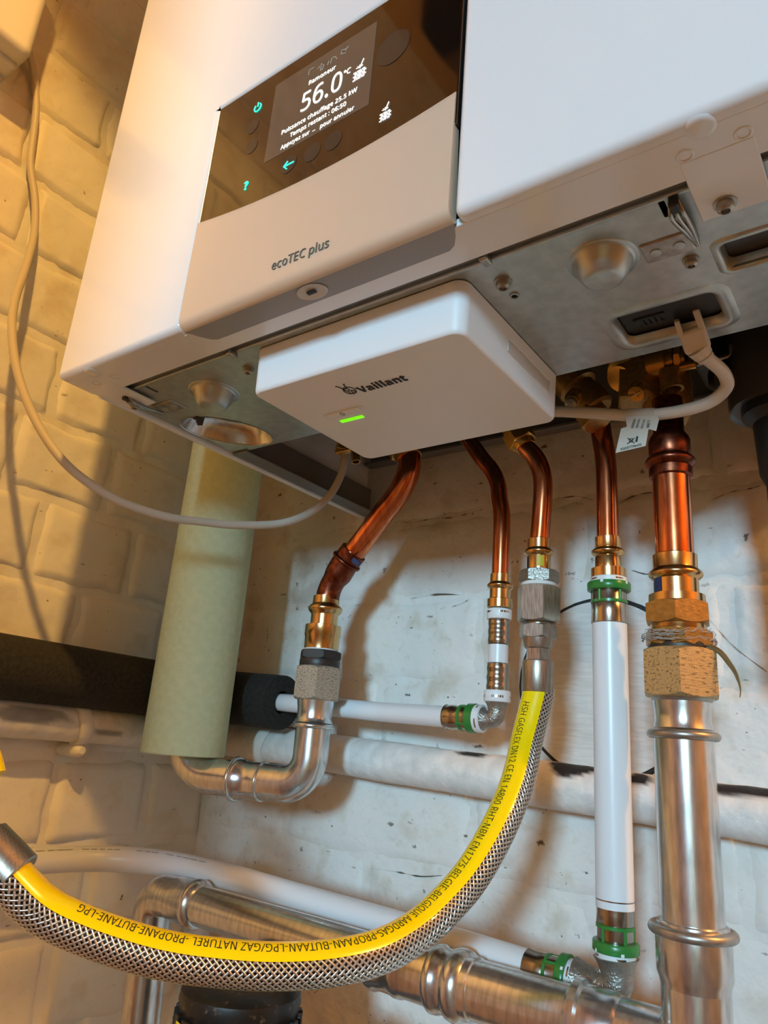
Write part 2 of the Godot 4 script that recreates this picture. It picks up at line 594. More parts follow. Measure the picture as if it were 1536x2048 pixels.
# ---------------------------------------------------------------- room
func slab(parent: Node, called: String, lo: Vector3, hi: Vector3, m: Material) -> void:
	obj(called, rb(lo, hi, 0.002), m, parent)

func brick_mesh(o: Vector3, du: Vector3, dv: Vector3, out: Vector3, L: float, H: float, deep: float, nz: FastNoiseLite, marg: float) -> ArrayMesh:
	# a painted brick: rounded, uneven slab; o is its corner on the wall face
	var mb := MB.new()
	var us := [0.0, marg * 0.45, marg, L * 0.25, L * 0.5, L * 0.75, L - marg, L - marg * 0.45, L]
	var vs := [0.0, marg * 0.45, marg, H * 0.37, H * 0.63, H - marg, H - marg * 0.45, H]
	var grid := []
	for a in us.size():
		for b in vs.size():
			var u: float = us[a]
			var v: float = vs[b]
			var e := minf(minf(u, L - u), minf(v, H - v))
			var s := clampf(e / marg, 0, 1)
			var h := -deep * (1.0 - sqrt(1.0 - pow(1.0 - s, 2.0))) if s < 1.0 else 0.0
			var p := o + du * u + dv * v
			var k := p * 1000.0
			var wob := 1.0 - s
			p += du * (nz.get_noise_3dv(k * 1.3 + Vector3(91, 0, 0)) * 0.0055 * wob) + dv * (nz.get_noise_3dv(k * 1.3 + Vector3(0, 57, 0)) * 0.0055 * wob)
			p += out * (h + nz.get_noise_3dv(k * 0.7 + Vector3(0, 0, 33)) * 0.0016)
			grid.append(p)
	var w := vs.size()
	for a in us.size():
		for b in vs.size():
			var pu: Vector3 = (grid[mini(a + 1, us.size() - 1) * w + b] as Vector3) - (grid[maxi(a - 1, 0) * w + b] as Vector3)
			var pv: Vector3 = (grid[a * w + mini(b + 1, w - 1)] as Vector3) - (grid[a * w + maxi(b - 1, 0)] as Vector3)
			var nn := pu.cross(pv).normalized()
			if nn.dot(out) < 0: nn = -nn
			mb.vert(grid[a * w + b], nn)
	for a in us.size() - 1:
		for b in w - 1:
			var k2 := a * w + b
			mb.quad(k2, k2 + 1, k2 + w + 1, k2 + w)
	return mb.done()

func mortar_mesh(o: Vector3, du: Vector3, dv: Vector3, out: Vector3, L: float, H: float, deep: float, nz: FastNoiseLite, cell := 0.007) -> ArrayMesh:
	var mb := MB.new()
	var na := int(L / cell)
	var nb := int(H / cell)
	var g := PackedVector3Array()
	for a in na + 1:
		for b in nb + 1:
			var p := o + du * (L * a / na) + dv * (H * b / nb)
			var k := p * 1000.0
			var h := -deep + nz.get_noise_3dv(k * 2.2) * 0.0016 + nz.get_noise_3dv(k * 6.0 + Vector3(5, 5, 5)) * 0.0012
			g.append(p + out * h)
	var w := nb + 1
	for a in na + 1:
		for b in w:
			var pu := g[mini(a + 1, na) * w + b] - g[maxi(a - 1, 0) * w + b]
			var pv := g[a * w + mini(b + 1, nb)] - g[a * w + maxi(b - 1, 0)]
			var nn := pu.cross(pv).normalized()
			if nn.dot(out) < 0: nn = -nn
			mb.vert(g[a * w + b], nn)
	for a in na:
		for b in nb:
			var k2 := a * w + b
			mb.quad(k2, k2 + 1, k2 + w + 1, k2 + w)
	return mb.done()

func room() -> void:
	var nz := FastNoiseLite.new()
	nz.seed = 4; nz.frequency = 0.02; nz.fractal_octaves = 3
	var X1 := 2.3
	var Z1 := 2.5
	var Z2 := 4.6
	var HC := 2.60
	# left wall: headers, one course about 74 mm
	var wl := structure("wall_left", "white painted brick wall with deep joints, left of the boiler", "wall")
	slab(wl, "backing", Vector3(-0.2, 0, -0.2), Vector3(-0.0085, HC, Z2 + 0.2), M.plaster)
	obj("mortar", mortar_mesh(Vector3(0, 0.70, -0.01), Vector3(0, 0, 1), Vector3.UP, Vector3.RIGHT, 1.3, 1.72, 0.0036, nz), M.cream_paint, wl)
	var jl := {-1: 0.136, 0: 0.175, 1: 0.150, 2: 0.2, 3: 0.115, 4: 0.327, 5: 0.26, 6: 0.332, 7: 0.306, -2: 0.183, -3: 0.137, -4: 0.17, -5: 0.12}
	for k in range(-6, 10):
		var y0 := 1.3735 + 0.0741 * k
		var pitch := 0.0985 if not k in [2, 4] else 0.197
		var off: float = jl.get(k, rng.randf_range(0.1, 0.2))
		off = fposmod(off, pitch) - pitch
		var z := off
		while z < 1.02:
			var a := maxf(z + 0.003, 0.0)
			var b := z + pitch - 0.003
			if b - a > 0.02:
				obj("brick", brick_mesh(Vector3(0, y0 + 0.003, a), Vector3(0, 0, 1), Vector3.UP, Vector3.RIGHT, b - a, 0.0741 - 0.006, 0.0045, nz, 0.0085), M.cream_paint, wl)
			z += pitch
	# back wall: the same bricks under thicker paint
	var wb := structure("wall_back", "white painted brick wall with shallow joints behind the pipes", "wall")
	slab(wb, "backing", Vector3(-0.2, 0, -0.2), Vector3(X1 + 0.2, HC, -0.0075), M.plaster)
	obj("mortar", mortar_mesh(Vector3(-0.01, 0.70, 0), Vector3.RIGHT, Vector3.UP, Vector3.BACK, 1.3, 0.95, 0.0017, nz), M.wall_paint, wb)
	for k in range(-7, 2):
		var y1 := 1.390 + 0.0758 * k
		var x := -0.1 + (0.0 if k % 2 == 0 else 0.1) + 0.02
		while x < 1.0:
			var a2 := maxf(x + 0.003, 0.0)
			var b2 := x + 0.2 - 0.003
			if b2 - a2 > 0.03:
				obj("brick", brick_mesh(Vector3(a2, y1 + 0.003, 0), Vector3.RIGHT, Vector3.UP, Vector3.BACK, b2 - a2, 0.0758 - 0.004, 0.0026, nz, 0.010), M.wall_paint, wb)
			x += 0.2
	for q in [[[794, 1047], [830, 1044], [866, 1037], [905, 1034], [940, 1027], [974, 1017]], [[1110, 1000], [1150, 994], [1190, 1002]], [[1238, 1006], [1262, 996], [1290, 984], [1320, 982]], [[1420, 1000], [1460, 985], [1500, 978], [1536, 968]], [[740, 1737], [790, 1741], [840, 1752], [885, 1752]], [[820, 1196], [870, 1190], [920, 1189]], [[905, 1215], [922, 1206], [938, 1200]], [[1262, 1140], [1290, 1146], [1310, 1139]], [[1262, 1343], [1280, 1339], [1300, 1345]], [[1420, 1240], [1470, 1292], [1536, 1340]]]:
		var cp := []
		for w in q:
			cp.append(on(w[0], w[1], 2, 0.0006) + Vector3(rng.randf_range(-1, 1), rng.randf_range(-1, 1), 0) * 0.0012)
		var cm := MB.new()
		var cc := curve(cp, 5)
		var cr := []
		for w in cc.size():
			cr.append(0.0007 * maxf(0.12, rng.randf_range(-0.2, 1.1)) * sin(PI * (w + 0.6) / (cc.size() + 0.2)))
		sweep(cm, cc, cr, 6)
		obj("crack", cm.done(), M.crack, wb)
	var wr := structure("wall_right", "plastered cellar wall opposite the brick wall", "wall")
	slab(wr, "plaster", Vector3(X1, 0, -0.2), Vector3(X1 + 0.2, HC, Z2 + 0.2), M.plaster)
	var wf := structure("wall_front", "plastered partition wall with a doorway behind the camera", "wall")
	slab(wf, "plaster", Vector3(0, 0, Z1), Vector3(0.85, HC, Z1 + 0.1), M.plaster)
	slab(wf, "plaster", Vector3(1.9, 0, Z1), Vector3(X1, HC, Z1 + 0.1), M.plaster)
	slab(wf, "lintel", Vector3(0.85, 2.12, Z1), Vector3(1.9, HC, Z1 + 0.1), M.plaster)
	var we := structure("wall_end", "plastered end wall with a small high window", "wall")
	slab(we, "plaster", Vector3(0, 0, Z2), Vector3(1.45, HC, Z2 + 0.15), M.plaster)
	slab(we, "plaster", Vector3(2.05, 0, Z2), Vector3(X1, HC, Z2 + 0.15), M.plaster)
	slab(we, "plaster", Vector3(1.45, 0, Z2), Vector3(2.05, 1.64, Z2 + 0.15), M.plaster)
	slab(we, "lintel", Vector3(1.45, 2.28, Z2), Vector3(2.05, HC, Z2 + 0.15), M.plaster)
	var win := structure("window_1", "small high cellar window with a white frame", "window")
	var pane := mat("window_sky", lin(0.6, 0.8, 1.0), 0.3)
	pane.emission_enabled = true; pane.emission = lin(0.40, 0.75, 1.0); pane.emission_energy_multiplier = 6.0
	obj("window_pane", rb(Vector3(1.48, 1.67, Z2 + 0.02), Vector3(2.02, 2.25, Z2 + 0.03), 0.002), pane, win)
	for q in [[Vector3(1.45, 1.64, Z2 - 0.005), Vector3(1.48, 2.28, Z2 + 0.05)], [Vector3(2.02, 1.64, Z2 - 0.005), Vector3(2.05, 2.28, Z2 + 0.05)], [Vector3(1.48, 1.64, Z2 - 0.005), Vector3(2.02, 1.67, Z2 + 0.05)], [Vector3(1.48, 2.25, Z2 - 0.005), Vector3(2.02, 2.28, Z2 + 0.05)]]:
		slab(win, "window_frame", q[0], q[1], M.white_plastic)
	var fl := structure("floor", "grey brown concrete cellar floor", "floor")
	slab(fl, "screed", Vector3(-0.2, -0.15, -0.2), Vector3(X1 + 0.2, 0.0, Z2 + 0.2), M.concrete)
	var ce := structure("ceiling", "boarded wooden ceiling", "ceiling")
	slab(ce, "boards", Vector3(-0.2, HC, -0.2), Vector3(X1 + 0.2, HC + 0.1, Z2 + 0.2), M.wood)
	for k in 4:
		var tr := structure("trim_%d" % (k + 1), "dark wooden ceiling joist", "joist")
		slab(tr, "joist", Vector3(0.0, HC - 0.10, 0.95 + 0.42 * k), Vector3(X1, HC, 1.03 + 0.42 * k), M.dark_beam)
	# cupboard added out of view so its edge keeps window light off the left
	var cu := thing("added_cupboard", "added unseen tall brown wooden cupboard with two doors, blocks daylight from the left side", "cupboard")
	obj("body", rb(Vector3(0.012, 0.002, 1.30), Vector3(0.545, 2.10, 1.95), 0.004), M.wood, cu)
	for k in 2:
		var dz := 1.305 + 0.322 * k
		var dd := obj("door", rb(Vector3(0.546, 0.06, dz), Vector3(0.567, 2.08, dz + 0.318), 0.003), M.wood, cu)
		obj("knob", axis_lathe(Vector3(0.567, 1.1, 1.60 if k == 0 else 1.65), Vector3(0.592, 1.1, 1.60 if k == 0 else 1.65), [[0, 0.006], [0.4, 0.006], [0.5, 0.013], [0.9, 0.013], [1, 0.008]], 20), M.black_iron, dd)
	# warm lamps under the ceiling: a reflector spot turned to the brick wall, an added fill bulb near the right wall
	if not M.has("bulb_glow"):
		var gm := mat("bulb_glow", lin(1.0, 0.8, 0.5), 0.4)
		gm.emission_enabled = true; gm.emission = lin(1.0, 0.5, 0.12); gm.emission_energy_multiplier = 6.0
	var sp := thing("spot_lamp", "black ceiling spotlight turned towards the brick wall", "lamp")
	var S := Vector3(1.13, 2.44, 1.07)
	var aim := (Vector3(0.0, 1.52, 0.50) - S).normalized()
	obj("spot_shell", axis_lathe(S - aim * 0.075, S + aim * 0.004, [[0, 0.014], [0.15, 0.020], [0.7, 0.031], [1, 0.033], [1, 0.0305], [0.72, 0.0285]]), M.black_plastic, sp)
	obj("light_disc", axis_lathe(S - aim * 0.008, S - aim * 0.006, [[0, 0.0282], [1, 0.0282]]), M.bulb_glow, sp)
	obj("bracket", lathe(S.x - aim.x * 0.06, S.z - aim.z * 0.06, [[S.y - aim.y * 0.06, 0.006], [HC, 0.006]], 16), M.black_plastic, sp)
	var so := SpotLight3D.new()
	so.name = "spot_light"
	so.light_color = lin(1.0, 0.54, 0.115)
	so.light_energy = 2.1
	so.light_size = 0.028
	so.spot_range = 8.0
	so.spot_attenuation = 2.0
	so.spot_angle = 14.5
	so.spot_angle_attenuation = 0.45
	so.shadow_enabled = true
	sp.add_child(so)
	so.look_at_from_position(S, S + aim)
	lamp("added bare bulb filling the room with warm light near the plastered wall", Vector3(1.80, 2.25, 0.28), HC, 1.15)

func lamp(label: String, P: Vector3, top: float, energy: float) -> void:
	var lp := thing("fill_lamp", label, "lamp")
	obj("light_bulb", lathe(P.x, P.z, [[P.y - 0.03, 0.0], [P.y - 0.028, 0.012], [P.y - 0.015, 0.026], [P.y, 0.03], [P.y + 0.018, 0.025], [P.y + 0.04, 0.014]], 24), M.bulb_glow, lp)
	obj("holder", lathe(P.x, P.z, [[P.y + 0.04, 0.018], [P.y + 0.085, 0.018], [P.y + 0.09, 0.006], [top, 0.005]], 20), M.black_plastic, lp)
	var om := OmniLight3D.new()
	om.name = "bulb_light"
	om.light_color = lin(1.0, 0.5, 0.12)
	om.light_energy = energy
	om.light_size = 0.03
	om.omni_range = 8.0
	om.omni_attenuation = 2.0
	om.shadow_enabled = true
	lp.add_child(om)
	om.position = P

# ---------------------------------------------------------------- boiler
func disc(c: Vector3, nn: Vector3, side: Vector3, rx: float, rz: float, h := 0.0004, seg := 32) -> ArrayMesh:   # low puck
	var mb := MB.new()
	var up := nn.cross(side)
	var top := []
	for s in seg:
		var a := TAU * s / seg
		top.append(c + nn * h + side * cos(a) * rx + up * sin(a) * rz)
	mb.flat(top, nn)
	for s in seg:
		var a1 := TAU * s / seg
		var a2 := TAU * (s + 1) / seg
		var q := []
		for w in [a1, a2]:
			var dir := side * cos(w) + up * sin(w)
			q.append(mb.vert(c + nn * h + side * cos(w) * rx + up * sin(w) * rz, dir))
			q.append(mb.vert(c - nn * 0.0004 + side * cos(w) * rx + up * sin(w) * rz, dir))
		mb.quad(q[0], q[1], q[3], q[2])
	return mb.done()

func stroke(pts: Array, w: float, m: Material, parent: Node, called: String) -> void:
	obj(called, tube(pts, w, 8), m, parent)

func screw_head(c: Vector3, r: float, parent: Node, m: Material) -> void:       # hangs from a surface facing down
	var sc := obj("screw", lathe(c.x, c.z, [[c.y, r * 1.25], [c.y - r * 0.25, r * 1.25], [c.y - r * 0.27, r * 0.95], [c.y - r * 0.9, r * 0.9], [c.y - r * 1.15, r * 0.6], [c.y - r * 1.18, r * 0.5], [c.y - r * 0.8, r * 0.42]], 24), m, parent)

func dish(parent: Node, called: String, cx: float, cz: float, y: float, rx: float, rz: float, prof: Array, m: Material, turn := 0.0) -> void:   # prof rows of [share of radius, height]
	var mb := MB.new()
	var seg := 48
	for k in prof.size() - 1:
		var ids := []
		for e in 2:
			var q: Array = prof[k + e]
			var a: Array = prof[maxi(k + e - 1, 0)]
			var b: Array = prof[mini(k + e + 1, prof.size() - 1)]
			var dr: float = (b[0] - a[0]) * (rx + rz) * 0.5
			var dh: float = b[1] - a[1]
			for s in seg + 1:
				var an := TAU * s / seg
				var l := Vector2(cos(an) * rx, sin(an) * rz)
				var w := l.rotated(turn) * float(q[0])
				var ln := Vector2(cos(an) / rx, sin(an) / rz).normalized().rotated(turn)
				var nn := Vector3(ln.x * dh, -dr, ln.y * dh).normalized()
				if nn.y > 0: nn = -nn
				ids.append(mb.vert(Vector3(cx + w.x, y + float(q[1]), cz + w.y), nn))
		for s in seg:
			mb.quad(ids[s], ids[s + 1], ids[seg + s + 2], ids[seg + s + 1])
	obj(called, mb.done(), m, parent)

func csg_cut(parent: CSGShape3D, poly: PackedVector2Array, y0: float, y1: float) -> void:    # cut a prism standing on the xz polygon
	var c := CSGPolygon3D.new()
	c.polygon = poly
	c.depth = y1 - y0
	c.operation = CSGShape3D.OPERATION_SUBTRACTION
	c.transform = Transform3D(Basis(Vector3.RIGHT, Vector3(0, 0, 1), Vector3(0, -1, 0)), Vector3(0, y0, 0))
	parent.add_child(c)
func rrect(x0: float, x1: float, z0: float, z1: float, r: float, seg := 6) -> PackedVector2Array:
	var o := PackedVector2Array()
	for q in [[x1 - r, z1 - r, 0.0], [x0 + r, z1 - r, PI / 2], [x0 + r, z0 + r, PI], [x1 - r, z0 + r, PI * 1.5]]:
		for s in seg + 1:
			var a: float = q[2] + PI / 2 * s / seg
			o.append(Vector2(q[0] + cos(a) * r, q[1] + sin(a) * r))
	return o
func oval(cx: float, cz: float, rx: float, rz: float, turn := 0.0, seg := 40) -> PackedVector2Array:
	var o := PackedVector2Array()
	for s in seg:
		var a := TAU * s / seg
		o.append(Vector2(cx, cz) + Vector2(cos(a) * rx, sin(a) * rz).rotated(turn))
	return o

func rim(parent: Node, called: String, outer: PackedVector2Array, inner: PackedVector2Array, y: float, prof: Array, m: Material) -> void:   # pressed rim between two outlines, prof rows of [0 outer..1 inner, height]
	var mb := MB.new()
	var cnt := outer.size()
	for k in prof.size() - 1:
		var ids := []
		for e in 2:
			var q: Array = prof[k + e]
			var a: Array = prof[maxi(k + e - 1, 0)]
			var b: Array = prof[mini(k + e + 1, prof.size() - 1)]
			for s in cnt + 1:
				var o := outer[s % cnt]
				var i := inner[s % cnt]
				var w := o.lerp(i, float(q[0]))
				var out := (o - i)
				var wid := out.length()
				out = out / wid if wid > 1e-6 else Vector2.RIGHT
				var dr: float = -(b[0] - a[0]) * wid
				var dh: float = b[1] - a[1]
				var nn := Vector3(out.x * dh, -dr, out.y * dh).normalized()
				if nn.y > 0: nn = -nn
				ids.append(mb.vert(Vector3(w.x, y + float(q[1]), w.y), nn))
		for s in cnt:
			mb.quad(ids[s], ids[s + 1], ids[cnt + s + 2], ids[cnt + s + 1])
	obj(called, mb.done(), m, parent)

func boiler() -> void:
	var t := thing("gas_boiler", "white wall-hung gas boiler with a black glass control panel", "boiler")
	var X0 := 0.180
	var X1 := 0.620
	var ZF := 0.338
	var Y0 := 1.400
	var YT := 2.12
	var PL := 0.3083                      # control panel opening
	var PR := 0.4890
	var GT := 1.5605
	# white front cover, rounded at its outer edges
	var mb := MB.new()
	rbox(mb, Vector3(X0, Y0, 0.308), Vector3(PL, GT, ZF), 0.0042, "y+", 4)
	rbox(mb, Vector3(X0, GT, 0.308), Vector3(PL, YT, ZF), 0.0042, "y-x+", 4)
	rbox(mb, Vector3(PL, GT, 0.308), Vector3(PR, YT, ZF), 0.0030, "x-x+", 4)
	rbox(mb, Vector3(PR, GT, 0.308), Vector3(X1, YT, ZF), 0.0042, "y-x-", 4)
	rbox(mb, Vector3(PR, Y0, 0.308), Vector3(X1, GT, ZF), 0.0042, "y+", 4)
	rbox(mb, Vector3(PL - 0.002, Y0 + 0.0004, 0.308), Vector3(PR + 0.002, Y0 + 0.012, 0.3305), 0.0012, "x-x+", 2)
	rbox(mb, Vector3(X0 + 0.004, Y0 - 0.0001, 0.3078), Vector3(X1 - 0.004, Y0 + 0.004, 0.3310), 0.0006, "", 2)
	var cover := obj("front_cover", mb.done(), M.enamel, t)
	# tabs of the cover that are screwed to the base
	for sx in [-1.0, 1.0]:
		var cx: float = 0.2000 if sx < 0 else 0.5890
		obj("fixing_tab", rb(Vector3(cx - 0.013, Y0 - 0.0003, 0.2815), Vector3(cx + 0.013, Y0 + 0.0014, 0.318), 0.0006), M.enamel, cover)
		obj("pressed_dot", lathe(0.4 + sx * 0.1870, 0.3312, [[Y0 + 0.0004, 0.0056], [Y0 - 0.0004, 0.0050], [Y0 - 0.0007, 0.0036], [Y0 - 0.0008, 0.0]], 28), M.enamel, cover)
		for q in [[0.1988, 0.3213], [0.1790, 0.3212]]:
			rim(cover, "hole", oval(0.4 + sx * q[0], q[1], 0.0034, 0.0034, 0, 24), oval(0.4 + sx * q[0], q[1], 0.0020, 0.0020, 0, 24), Y0, [[0, -0.0001], [0.4, -0.0006], [0.75, -0.0005], [1.0, 0.0003]], M.enamel)
			obj("hole_bottom", disc(Vector3(0.4 + sx * q[0], Y0 - 0.0001, q[1]), Vector3.DOWN, Vector3.RIGHT, 0.0021, 0.0021, 0.0001, 20), M.enamel, cover)
		screw_head(Vector3(0.1988 if sx < 0 else 0.5860, Y0, 0.2885), 0.0036, t, M.galv_dull)
	# side panels with turned-in lower flanges
	for sx in [-1.0, 1.0]:
		var xo: float = 0.4 + sx * 0.2190
		obj("side_panel", rb(Vector3(minf(xo, xo - sx * 0.0056), Y0 - 0.0005, 0.002), Vector3(maxf(xo, xo - sx * 0.0056), YT, 0.3075), 0.0022), M.enamel, t)
		var xi: float = 0.4 + sx * 0.2070
		obj("base_flange", rb(Vector3(minf(xi, xi - sx * -0.0050), Y0 + 0.0012, 0.004), Vector3(maxf(xi, xi - sx * -0.0050), Y0 + 0.03, 0.186), 0.0008), M.back_panel, t)
		obj("base_flange", rb(Vector3(minf(xi, xi - sx * 0.011), Y0 + 0.0012, 0.004), Vector3(maxf(xi, xi - sx * 0.011), Y0 + 0.0028, 0.186), 0.0006), M.back_panel, t)
	obj("top_panel", rb(Vector3(X0 + 0.002, YT - 0.004, 0.004), Vector3(X1 - 0.002, YT - 0.001, 0.309), 0.001), M.enamel, t)
	obj("back_panel", rb(Vector3(0.19, 1.4555, 0.0045), Vector3(0.61, YT - 0.004, 0.0075), 0.001), M.back_panel, t)
	obj("back_panel", rb(Vector3(0.19, 1.4525, 0.0045), Vector3(0.61, 1.4560, 0.0165), 0.001), M.back_panel, t)
	obj("inner_shell", rb(Vector3(0.19, 1.4045, 0.186), Vector3(0.61, 1.56, 0.1875), 0.0005), M.back_panel, t)
	obj("inner_shell", rb(Vector3(0.19, 1.4045, 0.3005), Vector3(0.61, 1.46, 0.3035), 0.0005), M.back_panel, t)
	# zinc base tray with pressed dimples, recess and slots
	var YB := 1.4030
	var tray := CSGCombiner3D.new()
	tray.name = "base_tray"
	t.add_child(tray)
	var bx := CSGBox3D.new()
	bx.size = Vector3(0.4262, 0.0012, 0.1168)
	bx.position = Vector3(0.4, YB + 0.0006, (0.1835 + 0.3003) / 2)
	tray.add_child(bx)
	var ovl := oval(0.2170, 0.2185, 0.0222, 0.0348, 0.635)
	csg_cut(tray, ovl, YB - 0.003, YB + 0.004)
	csg_cut(tray, rrect(0.5180, 0.5685, 0.1975, 0.2265, 0.005), YB - 0.003, YB + 0.004)
	csg_cut(tray, rrect(0.5775, 0.6060, 0.2400, 0.2600, 0.003), YB - 0.003, YB + 0.004)
	for q in [0.5690, 0.2282]:
		csg_cut(tray, rrect(q - 0.0063, q - 0.0037, 0.2880, 0.2985, 0.0008), YB - 0.003, YB + 0.004)
	tray.material_override = M.galv_sheet
	obj("tray_front_edge", rb(Vector3(0.1872, YB - 0.0006, 0.2985), Vector3(0.6128, YB + 0.006, 0.3010), 0.0008), M.galv_sheet, t)
	dish(t, "pressed_dimple", 0.2595, 0.2690, YB, 0.0175, 0.0175, [[1.0, 0.0003], [0.95, -0.0009], [0.88, -0.0003], [0.80, -0.0018], [0.70, -0.0062], [0.56, -0.0098], [0.42, -0.0112], [0.0, -0.0113]], M.galv_sheet)
	dish(t, "pressed_dimple", 0.5310, 0.2738, YB, 0.0165, 0.0165, [[1.0, 0.0003], [0.95, -0.0009], [0.88, -0.0003], [0.80, -0.0018], [0.70, -0.0062], [0.56, -0.0098], [0.42, -0.0112], [0.0, -0.0113]], M.galv_sheet)
	dish(t, "pressed_hollow", 0.2170, 0.2185, YB, 0.0229, 0.0356, [[1.0, -0.0005], [0.97, 0.0004], [0.9, 0.0060], [0.78, 0.0115], [0.55, 0.0150], [0.0, 0.0165]], M.galv_pipe, 0.635)
	var tab := MB.new()
	tab.face([on(389, 834, 1, YB + 0.0004), on(410, 834, 1, YB + 0.0004), on(405, 851, 1, YB - 0.002), on(395, 851, 1, YB - 0.002)])
	rbox(tab, on(391, 836, 1, YB) - Vector3(0.0015, 0.001, 0.0015), on(391, 836, 1, YB) + Vector3(0.0035, 0.004, 0.0015), 0.0004)
	obj("hollow_tab", tab.done(), M.rubber, t)
	# socket recess with rounded pressed rim, black socket plate in it
	rim(t, "recess_rim", rrect(0.5110, 0.5755, 0.1905, 0.2335, 0.010), rrect(0.5195, 0.5670, 0.1990, 0.2250, 0.004), YB, [[0, 0.0002], [0.2, -0.0006], [0.45, -0.0012], [0.7, -0.0010], [0.9, 0.0004], [1.0, 0.0036]], M.galv_sheet)
	var sock := obj("socket_plate", rb(Vector3(0.512, YB + 0.0045, 0.190), Vector3(0.575, YB + 0.007, 0.234), 0.0005), M.black_plastic, t)
	for k in 4:
		obj("socket_slot", rb(Vector3(0.5285 + 0.0028 * k, YB + 0.0035, 0.2058), Vector3(0.5303 + 0.0028 * k, YB + 0.0048, 0.2125), 0.0003), M.black_plastic, sock)
	obj("socket_step", rb(Vector3(0.5275, YB + 0.0040, 0.2055), Vector3(0.5400, YB + 0.0049, 0.2065), 0.0003), M.rubber, sock)
	obj("socket_step", rb(Vector3(0.5255, YB + 0.0036, 0.2120), Vector3(0.5415, YB + 0.0049, 0.2135), 0.0003), M.rubber, sock)
	rim(t, "slot_rim", rrect(0.5735, 0.6100, 0.2360, 0.2635, 0.005), rrect(0.5785, 0.6050, 0.2405, 0.2592, 0.003), YB, [[0, 0.0002], [0.2, -0.0008], [0.5, -0.0016], [0.8, -0.0008], [1.0, 0.0050]], M.galv_sheet)
	obj("slot_bottom", rb(Vector3(0.574, YB + 0.0060, 0.236), Vector3(0.610, YB + 0.0072, 0.264), 0.0004), M.trap_grey, t)
	# embossed plates beside the latches, screws, small holes
	for q in [[0.5585, 0.2690, 1.0], [0.2120, 0.2695, -1.0]]:
		var pl := obj("latch_plate", rb(Vector3(q[0] - 0.0105, YB - 0.0010, q[1] - 0.0068), Vector3(q[0] + 0.0105, YB + 0.0006, q[1] + 0.0068), 0.0008), M.galv_dull, t)
		for k in 2:
			obj("rivet", lathe(q[0] - 0.0050 + 0.0100 * k, q[1], [[YB - 0.0009, 0.0026], [YB - 0.0016, 0.0024], [YB - 0.0018, 0.0]], 20), M.galv_sheet, pl)
		# wire latch that hooks the cover
		var lx: float = q[0] + q[2] * 0.0105
		var la := obj("latch", rb(Vector3(lx - 0.0020, YB - 0.0055, 0.2920), Vector3(lx + 0.0020, YB + 0.0008, 0.3000), 0.0008), M.black_iron, t)
		for w in [-0.0024, 0.0, 0.0024]:
			obj("latch_wire", tube(curve([Vector3(lx + w * 0.6, YB - 0.002, 0.2985), Vector3(lx + w, YB - 0.0052, 0.2925), Vector3(lx + w * 0.6 + q[2] * 0.001, YB - 0.0036, 0.2790), Vector3(lx + q[2] * 0.0015, YB - 0.0012, 0.2655)], 6), 0.0010, 8), M.steel_sleeve, la)
	for q in [[0.4847, 0.2824, 0.0036], [0.5649, 0.2548, 0.0030], [0.3058, 0.2813, 0.0030]]:
		screw_head(Vector3(q[0], YB, q[1]), q[2], t, M.nickel)
	obj("small_hole", lathe(0.4846, 0.2697, [[YB, 0.0026], [YB - 0.0008, 0.0024], [YB - 0.0010, 0.0016], [YB + 0.0002, 0.0014]], 20), M.galv_dull, t)
	for q in [[465, 708], [972, 520]]:
		var p := on(q[0], q[1], 1, 1.4015)
		obj("cover_clip", rb(p + Vector3(-0.0022, -0.0022, -0.0030), p + Vector3(0.0022, 0.0012, 0.0040), 0.0011), M.galv_dull, t)
	control_panel(t, PL, PR, GT, ZF)

